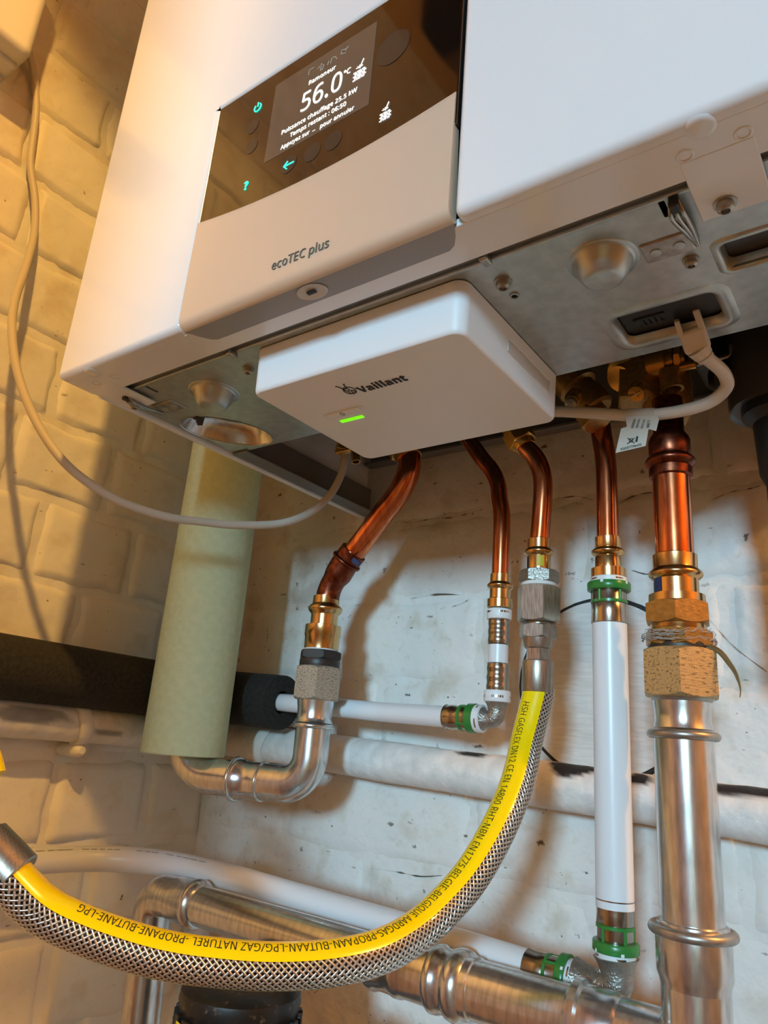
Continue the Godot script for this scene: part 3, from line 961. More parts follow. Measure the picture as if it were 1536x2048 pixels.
func control_panel(t: Node3D, PL: float, PR: float, GT: float, ZF: float) -> void:
	var cp := part("control_panel", t)
	# black glass
	obj("glass_front", rb(Vector3(PL + 0.0006, 1.450, ZF - 0.006), Vector3(PR - 0.0007, GT - 0.0006, ZF - 0.0004), 0.0008), M.black_glass, cp)
	obj("glass_seat", rb(Vector3(PL - 0.001, 1.402, ZF - 0.016), Vector3(PR + 0.001, GT + 0.001, ZF - 0.0075), 0.0005), M.rubber, cp)
	# flap with a sagging upper edge and a rolled lower edge
	var front := MB.new()
	var under := MB.new()
	var cols := 48
	var pf := []
	var pu := []
	for a in cols + 1:
		var s := float(a) / cols
		var x := lerpf(PL + 0.0002, PR - 0.0016, s)
		var k := (s - 0.56) / 0.56
		var yt := 1.4637 + 0.0090 * k * k
		var edge := minf(x - PL, PR - 0.0014 - x)
		var zr := 0.3178 + 0.0165 * pow(clampf(1.0 - edge / 0.012, 0, 1), 2.0)
		var rows := [[yt - 0.0012, ZF - 0.0035, Vector3.UP], [yt - 0.0002, ZF - 0.0006, Vector3(0, 1, 0.6)], [yt - 0.0007, ZF + 0.0003, Vector3(0, 0.3, 1)], [yt - 0.004, ZF + 0.0004, Vector3.BACK], [1.4270, ZF + 0.0009, Vector3(0, -0.02, 1)], [1.4052, ZF + 0.0009, Vector3(0, -0.05, 1)]]
		for w in 5:
			var an := PI / 2 * (w + 1) / 5
			rows.append([1.4052 - 0.0056 * sin(an), ZF + 0.0009 - 0.0056 * (1 - cos(an)), Vector3(0, -sin(an), cos(an))])
		var l := []
		for q in rows:
			l.append(front.vert(Vector3(x, q[0], q[1]), (q[2] as Vector3).normalized()))
		pf.append(l)
		var yb := 1.4052 - 0.0056
		var zf := ZF + 0.0009 - 0.0056
		var l2 := []
		for q in [[yb, zf], [yb + 0.0002, lerpf(zf, zr, 0.5)], [yb + 0.0003, zr + 0.0006], [yb + 0.0012, zr], [yb + 0.005, zr]]:
			l2.append(under.vert(Vector3(x, q[0], minf(q[1], zf)), Vector3.DOWN if q[0] < yb + 0.001 else Vector3(0, -0.3, -1).normalized()))
		pu.append(l2)
	for a in cols:
		for b in pf[0].size() - 1:
			front.quad(pf[a][b], pf[a][b + 1], pf[a + 1][b + 1], pf[a + 1][b])
		for b in pu[0].size() - 1:
			under.quad(pu[a][b], pu[a][b + 1], pu[a + 1][b + 1], pu[a + 1][b])
	for e in [0, cols]:                     # closed ends
		var side := Vector3.LEFT if e == 0 else Vector3.RIGHT
		var ring := []
		for k2 in pf[e]:
			ring.append(front.v[k2])
		ring.append(Vector3(front.v[pf[e][0]].x, 1.4006, ZF - 0.006))
		front.flat(ring, side)
	var flap := obj("flap", front.done(), M.champagne, cp)
	obj("flap_underside", under.done(), M.flap_under, flap)
	write("ecoTEC plus", on(543, 541, 2, ZF + 0.0011), on(657, 494, 2, ZF + 0.0011), Vector3.UP, M.print_grey, flap, "lettering", 1.0)
	# service socket under the flap: a shallow shell-shaped hollow with a slit
	dish(flap, "socket_hollow", 0.4000, 0.3268, 1.3994, 0.0092, 0.0060, [[1.0, -0.0001], [0.9, -0.0004], [0.6, 0.0], [0.3, 0.0003], [0.0, 0.0004]], M.white_plastic_dim)
	obj("socket_slit", rb(Vector3(0.3975, 1.3982, 0.3262), Vector3(0.4030, 1.3992, 0.3285), 0.0003), M.black_plastic, flap)
	# screen and its lettering
	var ZS := ZF - 0.0002
	var a2 := on(552, 171, 2, ZS)
	var b2 := on(737, 209, 2, ZS)
	var scr := obj("screen", rb(Vector3(a2.x, b2.y, ZS - 0.0004), Vector3(b2.x, a2.y, ZS), 0.00015), M.screen, cp)
	var ZT := ZS + 0.0001
	for q in [["Ramoneur", 617.7, 170.4, 670.4, 142.0], ["56.0", 601, 225, 681, 185], ["°C", 687, 153, 700.7, 147], ["Puissance chauffage 25.5 kW", 563, 270, 713.4, 185], ["Temps restant : 06:50", 579.6, 275, 691, 217], ["Appuyez sur", 561, 300, 618.5, 269], ["pour annuler", 640, 257, 707.5, 220]]:
		var l := on(q[1], q[2], 2, ZT)
		var r := on(q[3], q[4], 2, ZT)
		r.y = l.y
		write(q[0], l, r, Vector3.UP, M.screen_text, scr, "screen_text", 1.15 if q[0] == "56.0" else 1.0)
	var sa := on(627, 263, 2, ZT)
	stroke([sa + Vector3(0.0012, 0.0006, 0), sa + Vector3(-0.0010, 0.0006, 0)], 0.00018, M.screen_text, scr, "screen_arrow")
	# chimney brush symbols: a pile of bricks with a brush above
	for q in [[722, 140, 1.0, M.screen_text], [773, 224, 0.82, M.screen_text]]:
		var c := on(q[0], q[1], 2, ZT)
		var sy := part("brush_symbol", cp)
		var sc: float = q[2]
		for rr in 5:
			var xo := -0.0050 + (0.0 if rr % 2 == 0 else 0.0009)
			for k in 3:
				var bw := 0.0020 if k != 1 else 0.0028
				obj("symbol_brick", rb(c + Vector3(xo, -0.0055 + 0.0013 * rr, 0) * sc, c + Vector3(xo + bw, -0.0055 + 0.0013 * rr + 0.0009, 0.0002) * sc, 0.00005), q[3], sy)
				xo += bw + 0.0005
		stroke([c + Vector3(-0.0010, 0.0020, 0.0001) * sc, c + Vector3(0.0012, 0.0072, 0.0001) * sc], 0.0003, q[3], sy, "symbol_handle")
		for k in 5:
			var an := PI * (0.1 + 0.2 * k)
			stroke([c + Vector3(-0.0012, 0.0024, 0.0001) * sc, c + Vector3(-0.0012 + 0.0024 * cos(an), 0.0024 + 0.0018 * sin(an), 0.0001) * sc], 0.00022, q[3], sy, "symbol_bristle")
	# faint status symbols along the top of the screen
	for q in [[[617, 150], [619, 140], [628, 135]], [[636, 138], [640, 132]], [[641, 141], [643, 127], [648, 130], [645, 138], [641, 141]], [[655, 130], [658, 122]], [[661, 127], [664, 116], [671, 113], [674, 118]], [[682, 108], [684, 100], [692, 98], [691, 106], [682, 108]], [[691, 100], [697, 92]]]:
		var pts := []
		for w in q:
			pts.append(on(w[0], w[1], 2, ZT))
		stroke(pts, 0.00022, M.screen_faint, scr, "status_symbol")
	# touch buttons
	for q in [[505, 253, 0.0052], [503, 293, 0.0050], [666, 281, 0.0060], [624, 304, 0.0060], [577, 328, 0.0060], [786, 95, 0.0105]]:
		var c2 := on(q[0], q[1], 2, ZF - 0.0003)
		obj("touch_pad", disc(c2, Vector3.BACK, Vector3.RIGHT, q[2], q[2], 0.0001), M.touch_pad, cp)
	var pw := on(515.5, 215, 2, ZT)
	var arc := []
	for k in 15:
		var an := PI / 2 + 0.7 + (TAU - 1.4) * k / 14
		arc.append(pw + Vector3(cos(an), sin(an), 0) * 0.0028)
	var ps := part("power_symbol", cp)
	stroke(arc, 0.00042, M.touch_glow, ps, "symbol_ring")
	stroke([pw + Vector3(0, 0.0008, 0), pw + Vector3(0, 0.0038, 0)], 0.00042, M.touch_glow, ps, "symbol_bar")
	var ar := on(577, 329, 2, ZT)
	var asym := part("arrow_symbol", cp)
	stroke([ar + Vector3(-0.0036, 0, 0), ar + Vector3(0.0040, 0, 0)], 0.00045, M.touch_glow, asym, "symbol_shaft")
	stroke([ar + Vector3(-0.0008, 0.0026, 0), ar + Vector3(-0.0036, 0, 0), ar + Vector3(-0.0008, -0.0026, 0)], 0.00045, M.touch_glow, asym, "symbol_head")
	write("?", on(486.5, 382, 2, ZT), on(486.5, 382, 2, ZT) + Vector3(0.0034, 0, 0), Vector3.UP, M.touch_glow, cp, "help_symbol", 1.0, true)

# ---------------------------------------------------------------- gateway box under the boiler
func gateway() -> void:
	var t := thing("internet_gateway", "flat white plastic gateway box with green light under the boiler", "gateway")
	var lo := Vector3(0.3262, 1.3740, 0.1795)
	var hi := Vector3(0.4705, 1.4026, 0.2955)
	var mb := MB.new()
	# upright edges rounder than the lower ones: stack of rounded outlines
	var prof := [[1.4026, 0.0, 0.0070], [1.3765, 0.0006, 0.0068], [1.3752, 0.0009, 0.0066], [1.3744, 0.0015, 0.0062], [1.3740, 0.0023, 0.0058]]
	var rings := []
	for q in prof:
		rings.append(rrect(lo.x + q[1], hi.x - q[1], lo.z + q[1], hi.z - q[1], q[2], 8))
	var cnt: int = (rings[0] as PackedVector2Array).size()
	for k in prof.size() - 1:
		var ids := []
		for e in 2:
			for s in cnt + 1:
				var w: Vector2 = rings[k + e][s % cnt]
				var pa: Vector2 = rings[k + e][(s + cnt - 1) % cnt]
				var pb: Vector2 = rings[k + e][(s + 1) % cnt]
				var tg := (pb - pa).normalized()
				var o2 := Vector2(tg.y, -tg.x)
				if o2.dot(w - Vector2((lo.x + hi.x) / 2, (lo.z + hi.z) / 2)) < 0: o2 = -o2
				var tilt: float = [0.02, 0.12, 0.5, 0.9, 2.5][k + e]
				ids.append(mb.vert(Vector3(w.x, prof[k + e][0], w.y), Vector3(o2.x, -tilt, o2.y).normalized()))
		for s in cnt:
			mb.quad(ids[s], ids[s + 1], ids[cnt + s + 2], ids[cnt + s + 1])
	var bottom := []
	for w in rings[-1]:
		bottom.append(Vector3(w.x, 1.3740, w.y))
	mb.flat(bottom, Vector3.DOWN)
	var body := obj("housing", mb.done(), M.white_plastic, t)
	var Y := 1.3739
	# lettering and emblem on the face
	write("Vaillant", on(724, 785, 1, Y), on(807, 752, 1, Y) * Vector3(1, 1, 0) + Vector3(0, 0, on(724, 785, 1, Y).z), Vector3.BACK, M.print_dark, body, "lettering", 1.0, true)
	var e := on(698, 780, 1, Y)
	var em := part("emblem", body)
	var ring := []
	for k in 25:
		var an := TAU * k / 24
		ring.append(e + Vector3(cos(an) * 0.0036, 0, sin(an) * 0.0042 - 0.0006))
	stroke(ring, 0.0003, M.print_dark, em, "emblem_ring")
	for q in [[[-0.0018, 0.0020], [-0.0036, 0.0066], [-0.0045, 0.0068]], [[0.0002, 0.0022], [0.0012, 0.0066], [0.0022, 0.0070]], [[-0.0026, 0.0014], [-0.0006, 0.0024], [0.0006, 0.0010], [-0.0004, -0.0008], [-0.0020, -0.0004], [-0.0026, 0.0014]], [[-0.0008, -0.0008], [-0.0022, -0.0030], [-0.0010, -0.0046]], [[0.0004, -0.0006], [0.0022, -0.0018], [0.0020, -0.0044]], [[0.0000, -0.0020], [0.0004, -0.0044]]]:
		var pts := []
		for w in q:
			pts.append(e + Vector3(w[0], 0, w[1]))
		stroke(pts, 0.00034, M.print_dark, em, "emblem_line")
	# long push button with a drop mark, green light strip
	var bt := obj("push_button", rb(Vector3(0.3478, 1.3732, 0.2465), Vector3(0.3735, 1.3745, 0.2520), 0.0005), M.white_plastic, t)
	rim(bt, "button_groove", rrect(0.3468, 0.3745, 0.2455, 0.2530, 0.001), rrect(0.3478, 0.3735, 0.2465, 0.2520, 0.0006), 1.3740, [[0, -0.0001], [0.5, 0.0004], [1.0, 0.0004]], M.white_plastic_dim)
	var dr := []
	for k in 13:
		var an2 := TAU * k / 12
		dr.append(Vector3(0.3602 + 0.0013 * cos(an2), 1.3732, 0.2494 + 0.0016 * sin(an2) + (0.0007 if k == 3 else 0.0)))
	stroke(dr, 0.0002, M.print_dark, bt, "drop_mark")
	obj("led_strip", rb(Vector3(0.3512, 1.3734, 0.2384), Vector3(0.3690, 1.3746, 0.2415), 0.0005), M.led, t)
	obj("sensor_window", rb(Vector3(0.3742, 1.3735, 0.2470), Vector3(0.3768, 1.3744, 0.2515), 0.0004), M.ring_white, t)
	# long finger groove in the right side
	obj("side_groove", rb(Vector3(0.4694, 1.3865, 0.1960), Vector3(0.4708, 1.3935, 0.2480), 0.0004), M.white_plastic_dim, t)
	obj("side_groove", rb(Vector3(0.4700, 1.3935, 0.1960), Vector3(0.4711, 1.3942, 0.2480), 0.0003), M.white_plastic, t)
	obj("side_groove", rb(Vector3(0.4700, 1.3860, 0.1952), Vector3(0.4711, 1.3942, 0.1962), 0.0003), M.white_plastic_dim, t)

# ---------------------------------------------------------------- box on the left wall
func wall_box() -> void:
	var t := thing("wall_sensor_box", "small cream white plastic box on the left brick wall", "box")
	var a := on(58, 120, 0, 0.052)
	var cr := Vector3(0.052, a.y, a.z)
	obj("housing", rb(Vector3(0.001, cr.y + 0.004, cr.z - 0.002), Vector3(0.052, cr.y + 0.14, cr.z + 0.115), 0.008), M.white_plastic_dim, t)
	obj("base", rb(Vector3(-0.002, cr.y - 0.001, cr.z + 0.0005), Vector3(0.034, cr.y + 0.13, cr.z + 0.110), 0.005), M.white_plastic_dim, t)
	obj("cable_entry", rb(Vector3(0.004, cr.y - 0.006, cr.z + 0.004), Vector3(0.016, cr.y + 0.006, cr.z + 0.016), 0.003), M.white_plastic_dim, t)

# ---------------------------------------------------------------- pipe runs
func ring_bead(parent: Node, c: Vector3, ax: Vector3, R: float, r: float, m: Material, called := "bead") -> void:
	var mb := MB.new()
	var side := (Vector3.RIGHT - ax * ax.x).normalized() if absf(ax.x) < 0.9 else (Vector3.UP - ax * ax.y).normalized()
	var up := ax.cross(side)
	var ids := []
	for s in 41:
		var an := TAU * s / 40
		var dir := side * cos(an) + up * sin(an)
		for w in 13:
			var b := TAU * w / 12
			var nn := dir * cos(b) + ax * sin(b)
			ids.append(mb.vert(c + dir * R + nn * r, nn))
	for s in 40:
		for w in 12:
			var k := s * 13 + w
			mb.quad(ids[k], ids[k + 1], ids[k + 14], ids[k + 13])
	obj(called, mb.done(), m, parent)

func pxz(list: Array, z: float) -> Array:
	var o := []
	for q in list:
		o.append(on(q[0], q[1], 2, float(q[2]) if q.size() > 2 else z))
	return o

func band(parent: Node, called: String, x: float, z: float, y0: float, y1: float, r: float, a0: float, a1: float, m: Material) -> void:   # sticker round part of an upright cylinder
	var mb := MB.new()
	var prev := []
	for s in 9:
		var an := lerpf(a0, a1, s / 8.0)
		var d := Vector3(cos(an), 0, sin(an))
		var c := [mb.vert(Vector3(x, y0, z) + d * r, d), mb.vert(Vector3(x, y1, z) + d * r, d)]
		if prev.size():
			mb.quad(prev[0], prev[1], c[1], c[0])
		prev = c
	obj(called, mb.done(), m, parent)

func flow_run() -> void:
	var t := thing("heating_flow_pipe", "slanting copper pipe with bronze fitting, zinc nut and shiny steel U-bend", "pipe")
	var Z := 0.08
	var cen := pxz([[800, 868], [816, 905], [819, 925], [815, 950], [801, 980], [783, 1006], [765, 1029], [727, 1081], [704, 1109]], Z)
	obj("copper_tube", tube(curve(cen, 6), 23.3 * mpp(cen[4]), 32), M.copper, t)
	var k := mpp(cen[1])
	obj("brass_nut", hexmesh(cen[0] + Vector3(-0.006, 0.006, 0), cen[1] + Vector3(-0.001, 0.001, 0), 31 * k, 0.3), M.brass, t)
	obj("nut_collar", axis_lathe(cen[1] + Vector3(-0.002, 0.002, 0), cen[1] + Vector3(0.002, -0.006, 0), [[0, 29 * k], [0.3, 29 * k], [1, 26 * k]]), M.brass, t)
	# copper elbow fitting
	var e := pxz([[708, 1103], [700, 1113], [693, 1122], [687, 1131], [678, 1146], [669, 1160], [662, 1173], [657, 1187], [655, 1199]], Z)
	var ke := mpp(e[3])
	var mb := MB.new()
	var ec := curve(e, 5)
	var er := []
	for q in ec.size():
		var s := float(q) / (ec.size() - 1)
		er.append(ke * (27.5 if s < 0.5 else lerpf(27.5, 23.5, smoothstep(0.5, 0.66, s))))
	sweep(mb, ec, er, 32)
	var el := obj("copper_elbow", mb.done(), M.copper_dark, t)
	ring_bead(el, e[2], ((e[3] as Vector3) - (e[1] as Vector3)).normalized(), 27 * ke, 4.6 * ke, M.copper_dark)
	var pm := obj("press_mark", rb(Vector3(-0.0045, -0.0022, -0.001), Vector3(0.0045, 0.0022, 0.001), 0.0004), M.tape_blue, el)
	var pc := on(712, 1124, 2, Z + 0.0102)
	pm.transform = Transform3D(Basis(Vector3.BACK, -0.55), pc)
	# bronze press adapter, upright
	var ax: Vector3 = e[8]
	var b := rows_px(652, Z, [[1194, 26], [1207, 26.5], [1210, 27]])
	b += bead(on(652, 1209, 2, Z).y, on(652, 1229, 2, Z).y, 27 * ke, 34 * ke)
	b += rows_px(650, Z, [[1231, 27], [1250, 27], [1252, 36], [1272, 36.5], [1274, 35], [1299, 34.5]])
	var X: float = 0.2135
	obj("bronze_adapter", lathe(X, Z, b), M.bronze, t)
	obj("thread_tape", lathe(X, Z, rows_px(643, Z, [[1296, 33], [1303, 34], [1309, 33]])), M.ptfe, t)
	var h0 := on(642, 1302, 2, Z)
	var h1 := on(641, 1321, 2, Z)
	obj("black_hex", hexmesh(Vector3(X, h0.y, Z), Vector3(X, h1.y, Z), 37 * ke, 0.2), M.black_iron, t)
	obj("black_collar", lathe(X, Z, rows_px(640, Z, [[1319, 39], [1322, 40.5], [1333, 40.5], [1337, 39]])), M.black_iron, t)
	h0 = on(637, 1334, 2, Z)
	h1 = on(632, 1401, 2, Z)
	obj("zinc_nut", hexmesh(Vector3(X, h0.y, Z), Vector3(X, h1.y, Z), 41.5 * ke, 0.40), M.nut_zinc, t)
	# galvanised socket and U-bend
	var g := rows_px(629, Z, [[1396, 38], [1406, 37], [1420, 35], [1436, 35.5], [1442, 37], [1446, 40]])
	obj("steel_socket", lathe(X, Z, g), M.galv_pipe, t)
	ring_bead(t, Vector3(X, on(628, 1452, 2, Z).y, Z), Vector3.UP, 35.5 * ke, 4.8 * ke, M.galv_pipe)
	var up: Vector3 = Vector3(X, on(628, 1449, 2, Z).y, Z)
	var low := on(520, 1563, 2, 0.092).y
	var L := Vector3(0.097, 1.18, 0.115)
	var bend := fillet([up, Vector3(X, low, Z), Vector3(L.x, low, L.z), L + Vector3(0, 0.28, 0)], 0.031, 14)
	obj("u_bend", tube(bend, 33.5 * ke, 36), M.galv_pipe, t)
	var dir := (Vector3(L.x, 0, L.z) - Vector3(X, 0, Z)).normalized()
	for q in [[519, 1.0, 3.6], [466, 1.12, 5.0]]:
		var s: float = (on(q[0], 1563, 2, 0.095 if q[0] > 500 else 0.102).x - X) / dir.x
		ring_bead(t, Vector3(X, low, Z) + dir * s, dir, 33.5 * ke * q[1], q[2] * ke * 0.8, M.galv_pipe)
	var s1: float = (on(517, 1563, 2, 0.095).x - X) / dir.x
	var s2: float = (on(468, 1563, 2, 0.102).x - X) / dir.x
	obj("socket_sleeve", axis_lathe(Vector3(X, low, Z) + dir * s1, Vector3(X, low, Z) + dir * s2, [[0, 34.5 * ke], [0.25, 34.5 * ke], [0.3, 33.9 * ke], [0.7, 33.9 * ke], [0.78, 36.5 * ke], [1, 37 * ke]]), M.galv_pipe, t)

func clip_ring(parent: Node, called: String, a: Vector3, b: Vector3, r: float, m: Material, thick := 0.0016) -> Node3D:  # hollow looking collar from a to b
	var o := obj(called, axis_lathe(a, b, [[0, r - thick], [0.02, r - thick * 0.3], [0.1, r], [0.9, r], [0.98, r - thick * 0.3], [1, r - thick]]), m, parent)
	return o

func slots(parent: Node, c: Vector3, ax: Vector3, r: float, half: float, wide: float, count: int, m: Material, start := 0.0, called := "window") -> void:   # little rectangles round a collar
	var side := (Vector3.RIGHT - ax * ax.x).normalized() if absf(ax.x) < 0.9 else (Vector3.UP - ax * ax.y).normalized()
	var up := ax.cross(side)
	for k in count:
		var an := start + TAU * k / count
		var mb := MB.new()
		var prev := []
		for s in 5:
			var a2 := an + wide * (s / 4.0 - 0.5)
			var d := side * cos(a2) + up * sin(a2)
			var q := [mb.vert(c + d * r - ax * half, d), mb.vert(c + d * r + ax * half, d)]
			if prev.size():
				mb.quad(prev[0], prev[1], q[1], q[0])
			prev = q
		obj(called, mb.done(), m, parent)

func wavy(a: Vector3, b: Vector3, r: float, amp: float, waves: int) -> ArrayMesh:
	var rows := []
	for k in 33:
		var s := k / 32.0
		rows.append([s, r - amp * (0.5 + 0.5 * cos(TAU * waves * s)) if s > 0.02 and s < 0.98 else r + 0.0002])
	return axis_lathe(a, b, rows)

func elbow(parent: Node, corner: Vector3, a: Vector3, b: Vector3, r: float, m: Material) -> void:   # cast elbow from a round corner to b
	var p := fillet([a, corner, b], r * 1.15, 10)
	var mb := MB.new()
	var rad := []
	for k in p.size():
		var s := minf(((p[k] as Vector3) - a).length(), ((p[k] as Vector3) - b).length())
		rad.append(r * (1.0 + 0.38 * pow(clampf(1.0 - s / (r * 0.9), 0, 1), 1.5)))
	# add a few rings near the ends for the flare
	var pp := []
	var rr := []
	for k in 5:
		var s := k / 5.0
		pp.append((p[0] as Vector3).lerp(p[1], s)); rr.append(r * (1.0 + 0.38 * pow(1.0 - s, 2.0)))
	for k in range(1, p.size() - 1):
		pp.append(p[k]); rr.append(r)
	for k in 5:
		var s := (k + 1) / 5.0
		pp.append((p[-2] as Vector3).lerp(p[-1], s)); rr.append(r * (1.0 + 0.38 * pow(s, 2.0)))
	sweep(mb, pp, rr, 28)
	var eo := obj("elbow", mb.done(), m, parent)
	# cast web in the inner corner
	var ia := (a - corner).normalized()
	var ib := (b - corner).normalized()
	var w := MB.new()
	var nn := ia.cross(ib).normalized()
	var h := r * 0.42
	for s in [-1.0, 1.0]:
		w.flat([corner + nn * h * s, corner + ia * r * 1.55 + nn * h * s, corner + (ia + ib) * r * 1.05 + nn * h * s, corner + ib * r * 1.55 + nn * h * s], nn * s)
	w.face([corner + ia * r * 1.55 + nn * h, corner + ia * r * 1.55 - nn * h, corner + (ia + ib) * r * 1.05 - nn * h, corner + (ia + ib) * r * 1.05 + nn * h])
	w.face([corner + ib * r * 1.55 - nn * h, corner + ib * r * 1.55 + nn * h, corner + (ia + ib) * r * 1.05 + nn * h, corner + (ia + ib) * r * 1.05 - nn * h])
	obj("elbow_web", w.done(), m, eo)

func hot_run() -> void:
	var t := thing("hot_water_pipe", "thin copper pipe with brass fitting joined by white rings to a level white pipe", "pipe")
	var Z := 0.065
	var X := 0.3745
	var cen := pxz([[893, 818], [917, 851], [941, 885], [964, 917], [985, 943], [996, 969], [999, 996]], Z)
	cen.append(Vector3(X, on(999, 1040, 2, Z).y, Z)); cen.append(Vector3(X, on(999, 1155, 2, Z).y, Z))
	var k := mpp(Vector3(X, 1.32, Z))
	obj("copper_tube", tube(curve(cen, 6), 17.2 * k, 28), M.copper, t)
	obj("brass_nut", hexmesh((cen[0] as Vector3) + Vector3(-0.008, 0.012, 0), cen[0], 27 * k, 0.3), M.brass, t)
	var b := rows_px(999, Z, [[1149, 19], [1150, 20.2], [1164, 20.2]])
	b += bead(on(999, 1166, 2, Z).y, on(999, 1180, 2, Z).y, 20.2 * k, 26 * k)
	b += rows_px(998, Z, [[1182, 20.5], [1198, 20.5], [1200, 25], [1216, 25], [1218, 22]])
	obj("brass_adapter", lathe(X, Z, b), M.bronze, t)
	var Y := func(v): return Vector3(X, on(999, v, 2, Z).y, Z)
	var w := clip_ring(t, "white_ring", Y.call(1219), Y.call(1240), 24.5 * k, M.ring_white)
	slots(w, Y.call(1226), Vector3.UP, 24.6 * k, 1.8 * k, 0.9, 4, M.steel_sleeve, 0.9)
	obj("press_sleeve", wavy(Y.call(1238), Y.call(1290), 21.3 * k, 1.0 * k, 3), M.steel_sleeve, t)
	obj("white_tube", lathe(X, Z, [[Y.call(1288).y, 19.3 * k], [Y.call(1330).y, 19.3 * k]]), M.pipe_white, t)
	obj("press_sleeve", wavy(Y.call(1327), Y.call(1384), 21.5 * k, 1.0 * k, 3), M.steel_sleeve, t)
	var w2 := clip_ring(t, "white_ring", Y.call(1381), Y.call(1405), 25.5 * k, M.ring_white)
	slots(w2, Y.call(1394), Vector3.UP, 25.6 * k, 2.2 * k, 0.9, 4, M.steel_sleeve, 0.5)
	var yc: float = on(975, 1438, 2, Z).y
	var corner := Vector3(X, yc, Z)
	var hx := func(u): return Vector3(on(u, 1438, 2, Z).x, yc, Z)
	elbow(t, corner, Y.call(1404), hx.call(966), 16.5 * k, M.nickel_cast)
	var w3 := clip_ring(t, "white_ring", hx.call(967), hx.call(953), 26 * k, M.ring_white)
	slots(w3, hx.call(961), Vector3.RIGHT, 26.1 * k, 1.6 * k, 0.7, 4, M.nickel, 0.4)
	clip_ring(t, "green_ring", hx.call(954), hx.call(938), 27.5 * k, M.ring_green)
	clip_ring(t, "green_ring", hx.call(929), hx.call(922), 24.6 * k, M.ring_green)
	for a in 4:
		var an := 0.5 + TAU * a / 4
		var d := Vector3(0, cos(an), sin(an)) * 23.6 * k
		obj("green_rib", tube([hx.call(940) + d, hx.call(924) + d], 2.0 * k, 8), M.ring_green, t)
	obj("press_sleeve", wavy(hx.call(945), hx.call(893), 23.4 * k, 1.4 * k, 2), M.steel_sleeve, t)
	var lft := Vector3(0.070, 1.2130, 0.047)
	obj("white_tube", tube(fillet([hx.call(900), Vector3(0.262, 1.2085, 0.050), Vector3(0.146, 1.2125, 0.050), Vector3(0.040, 1.2165, 0.050), Vector3(0.040, 1.2235, 0.66)], 0.03, 8), 20.3 * k, 28), M.pipe_white, t)

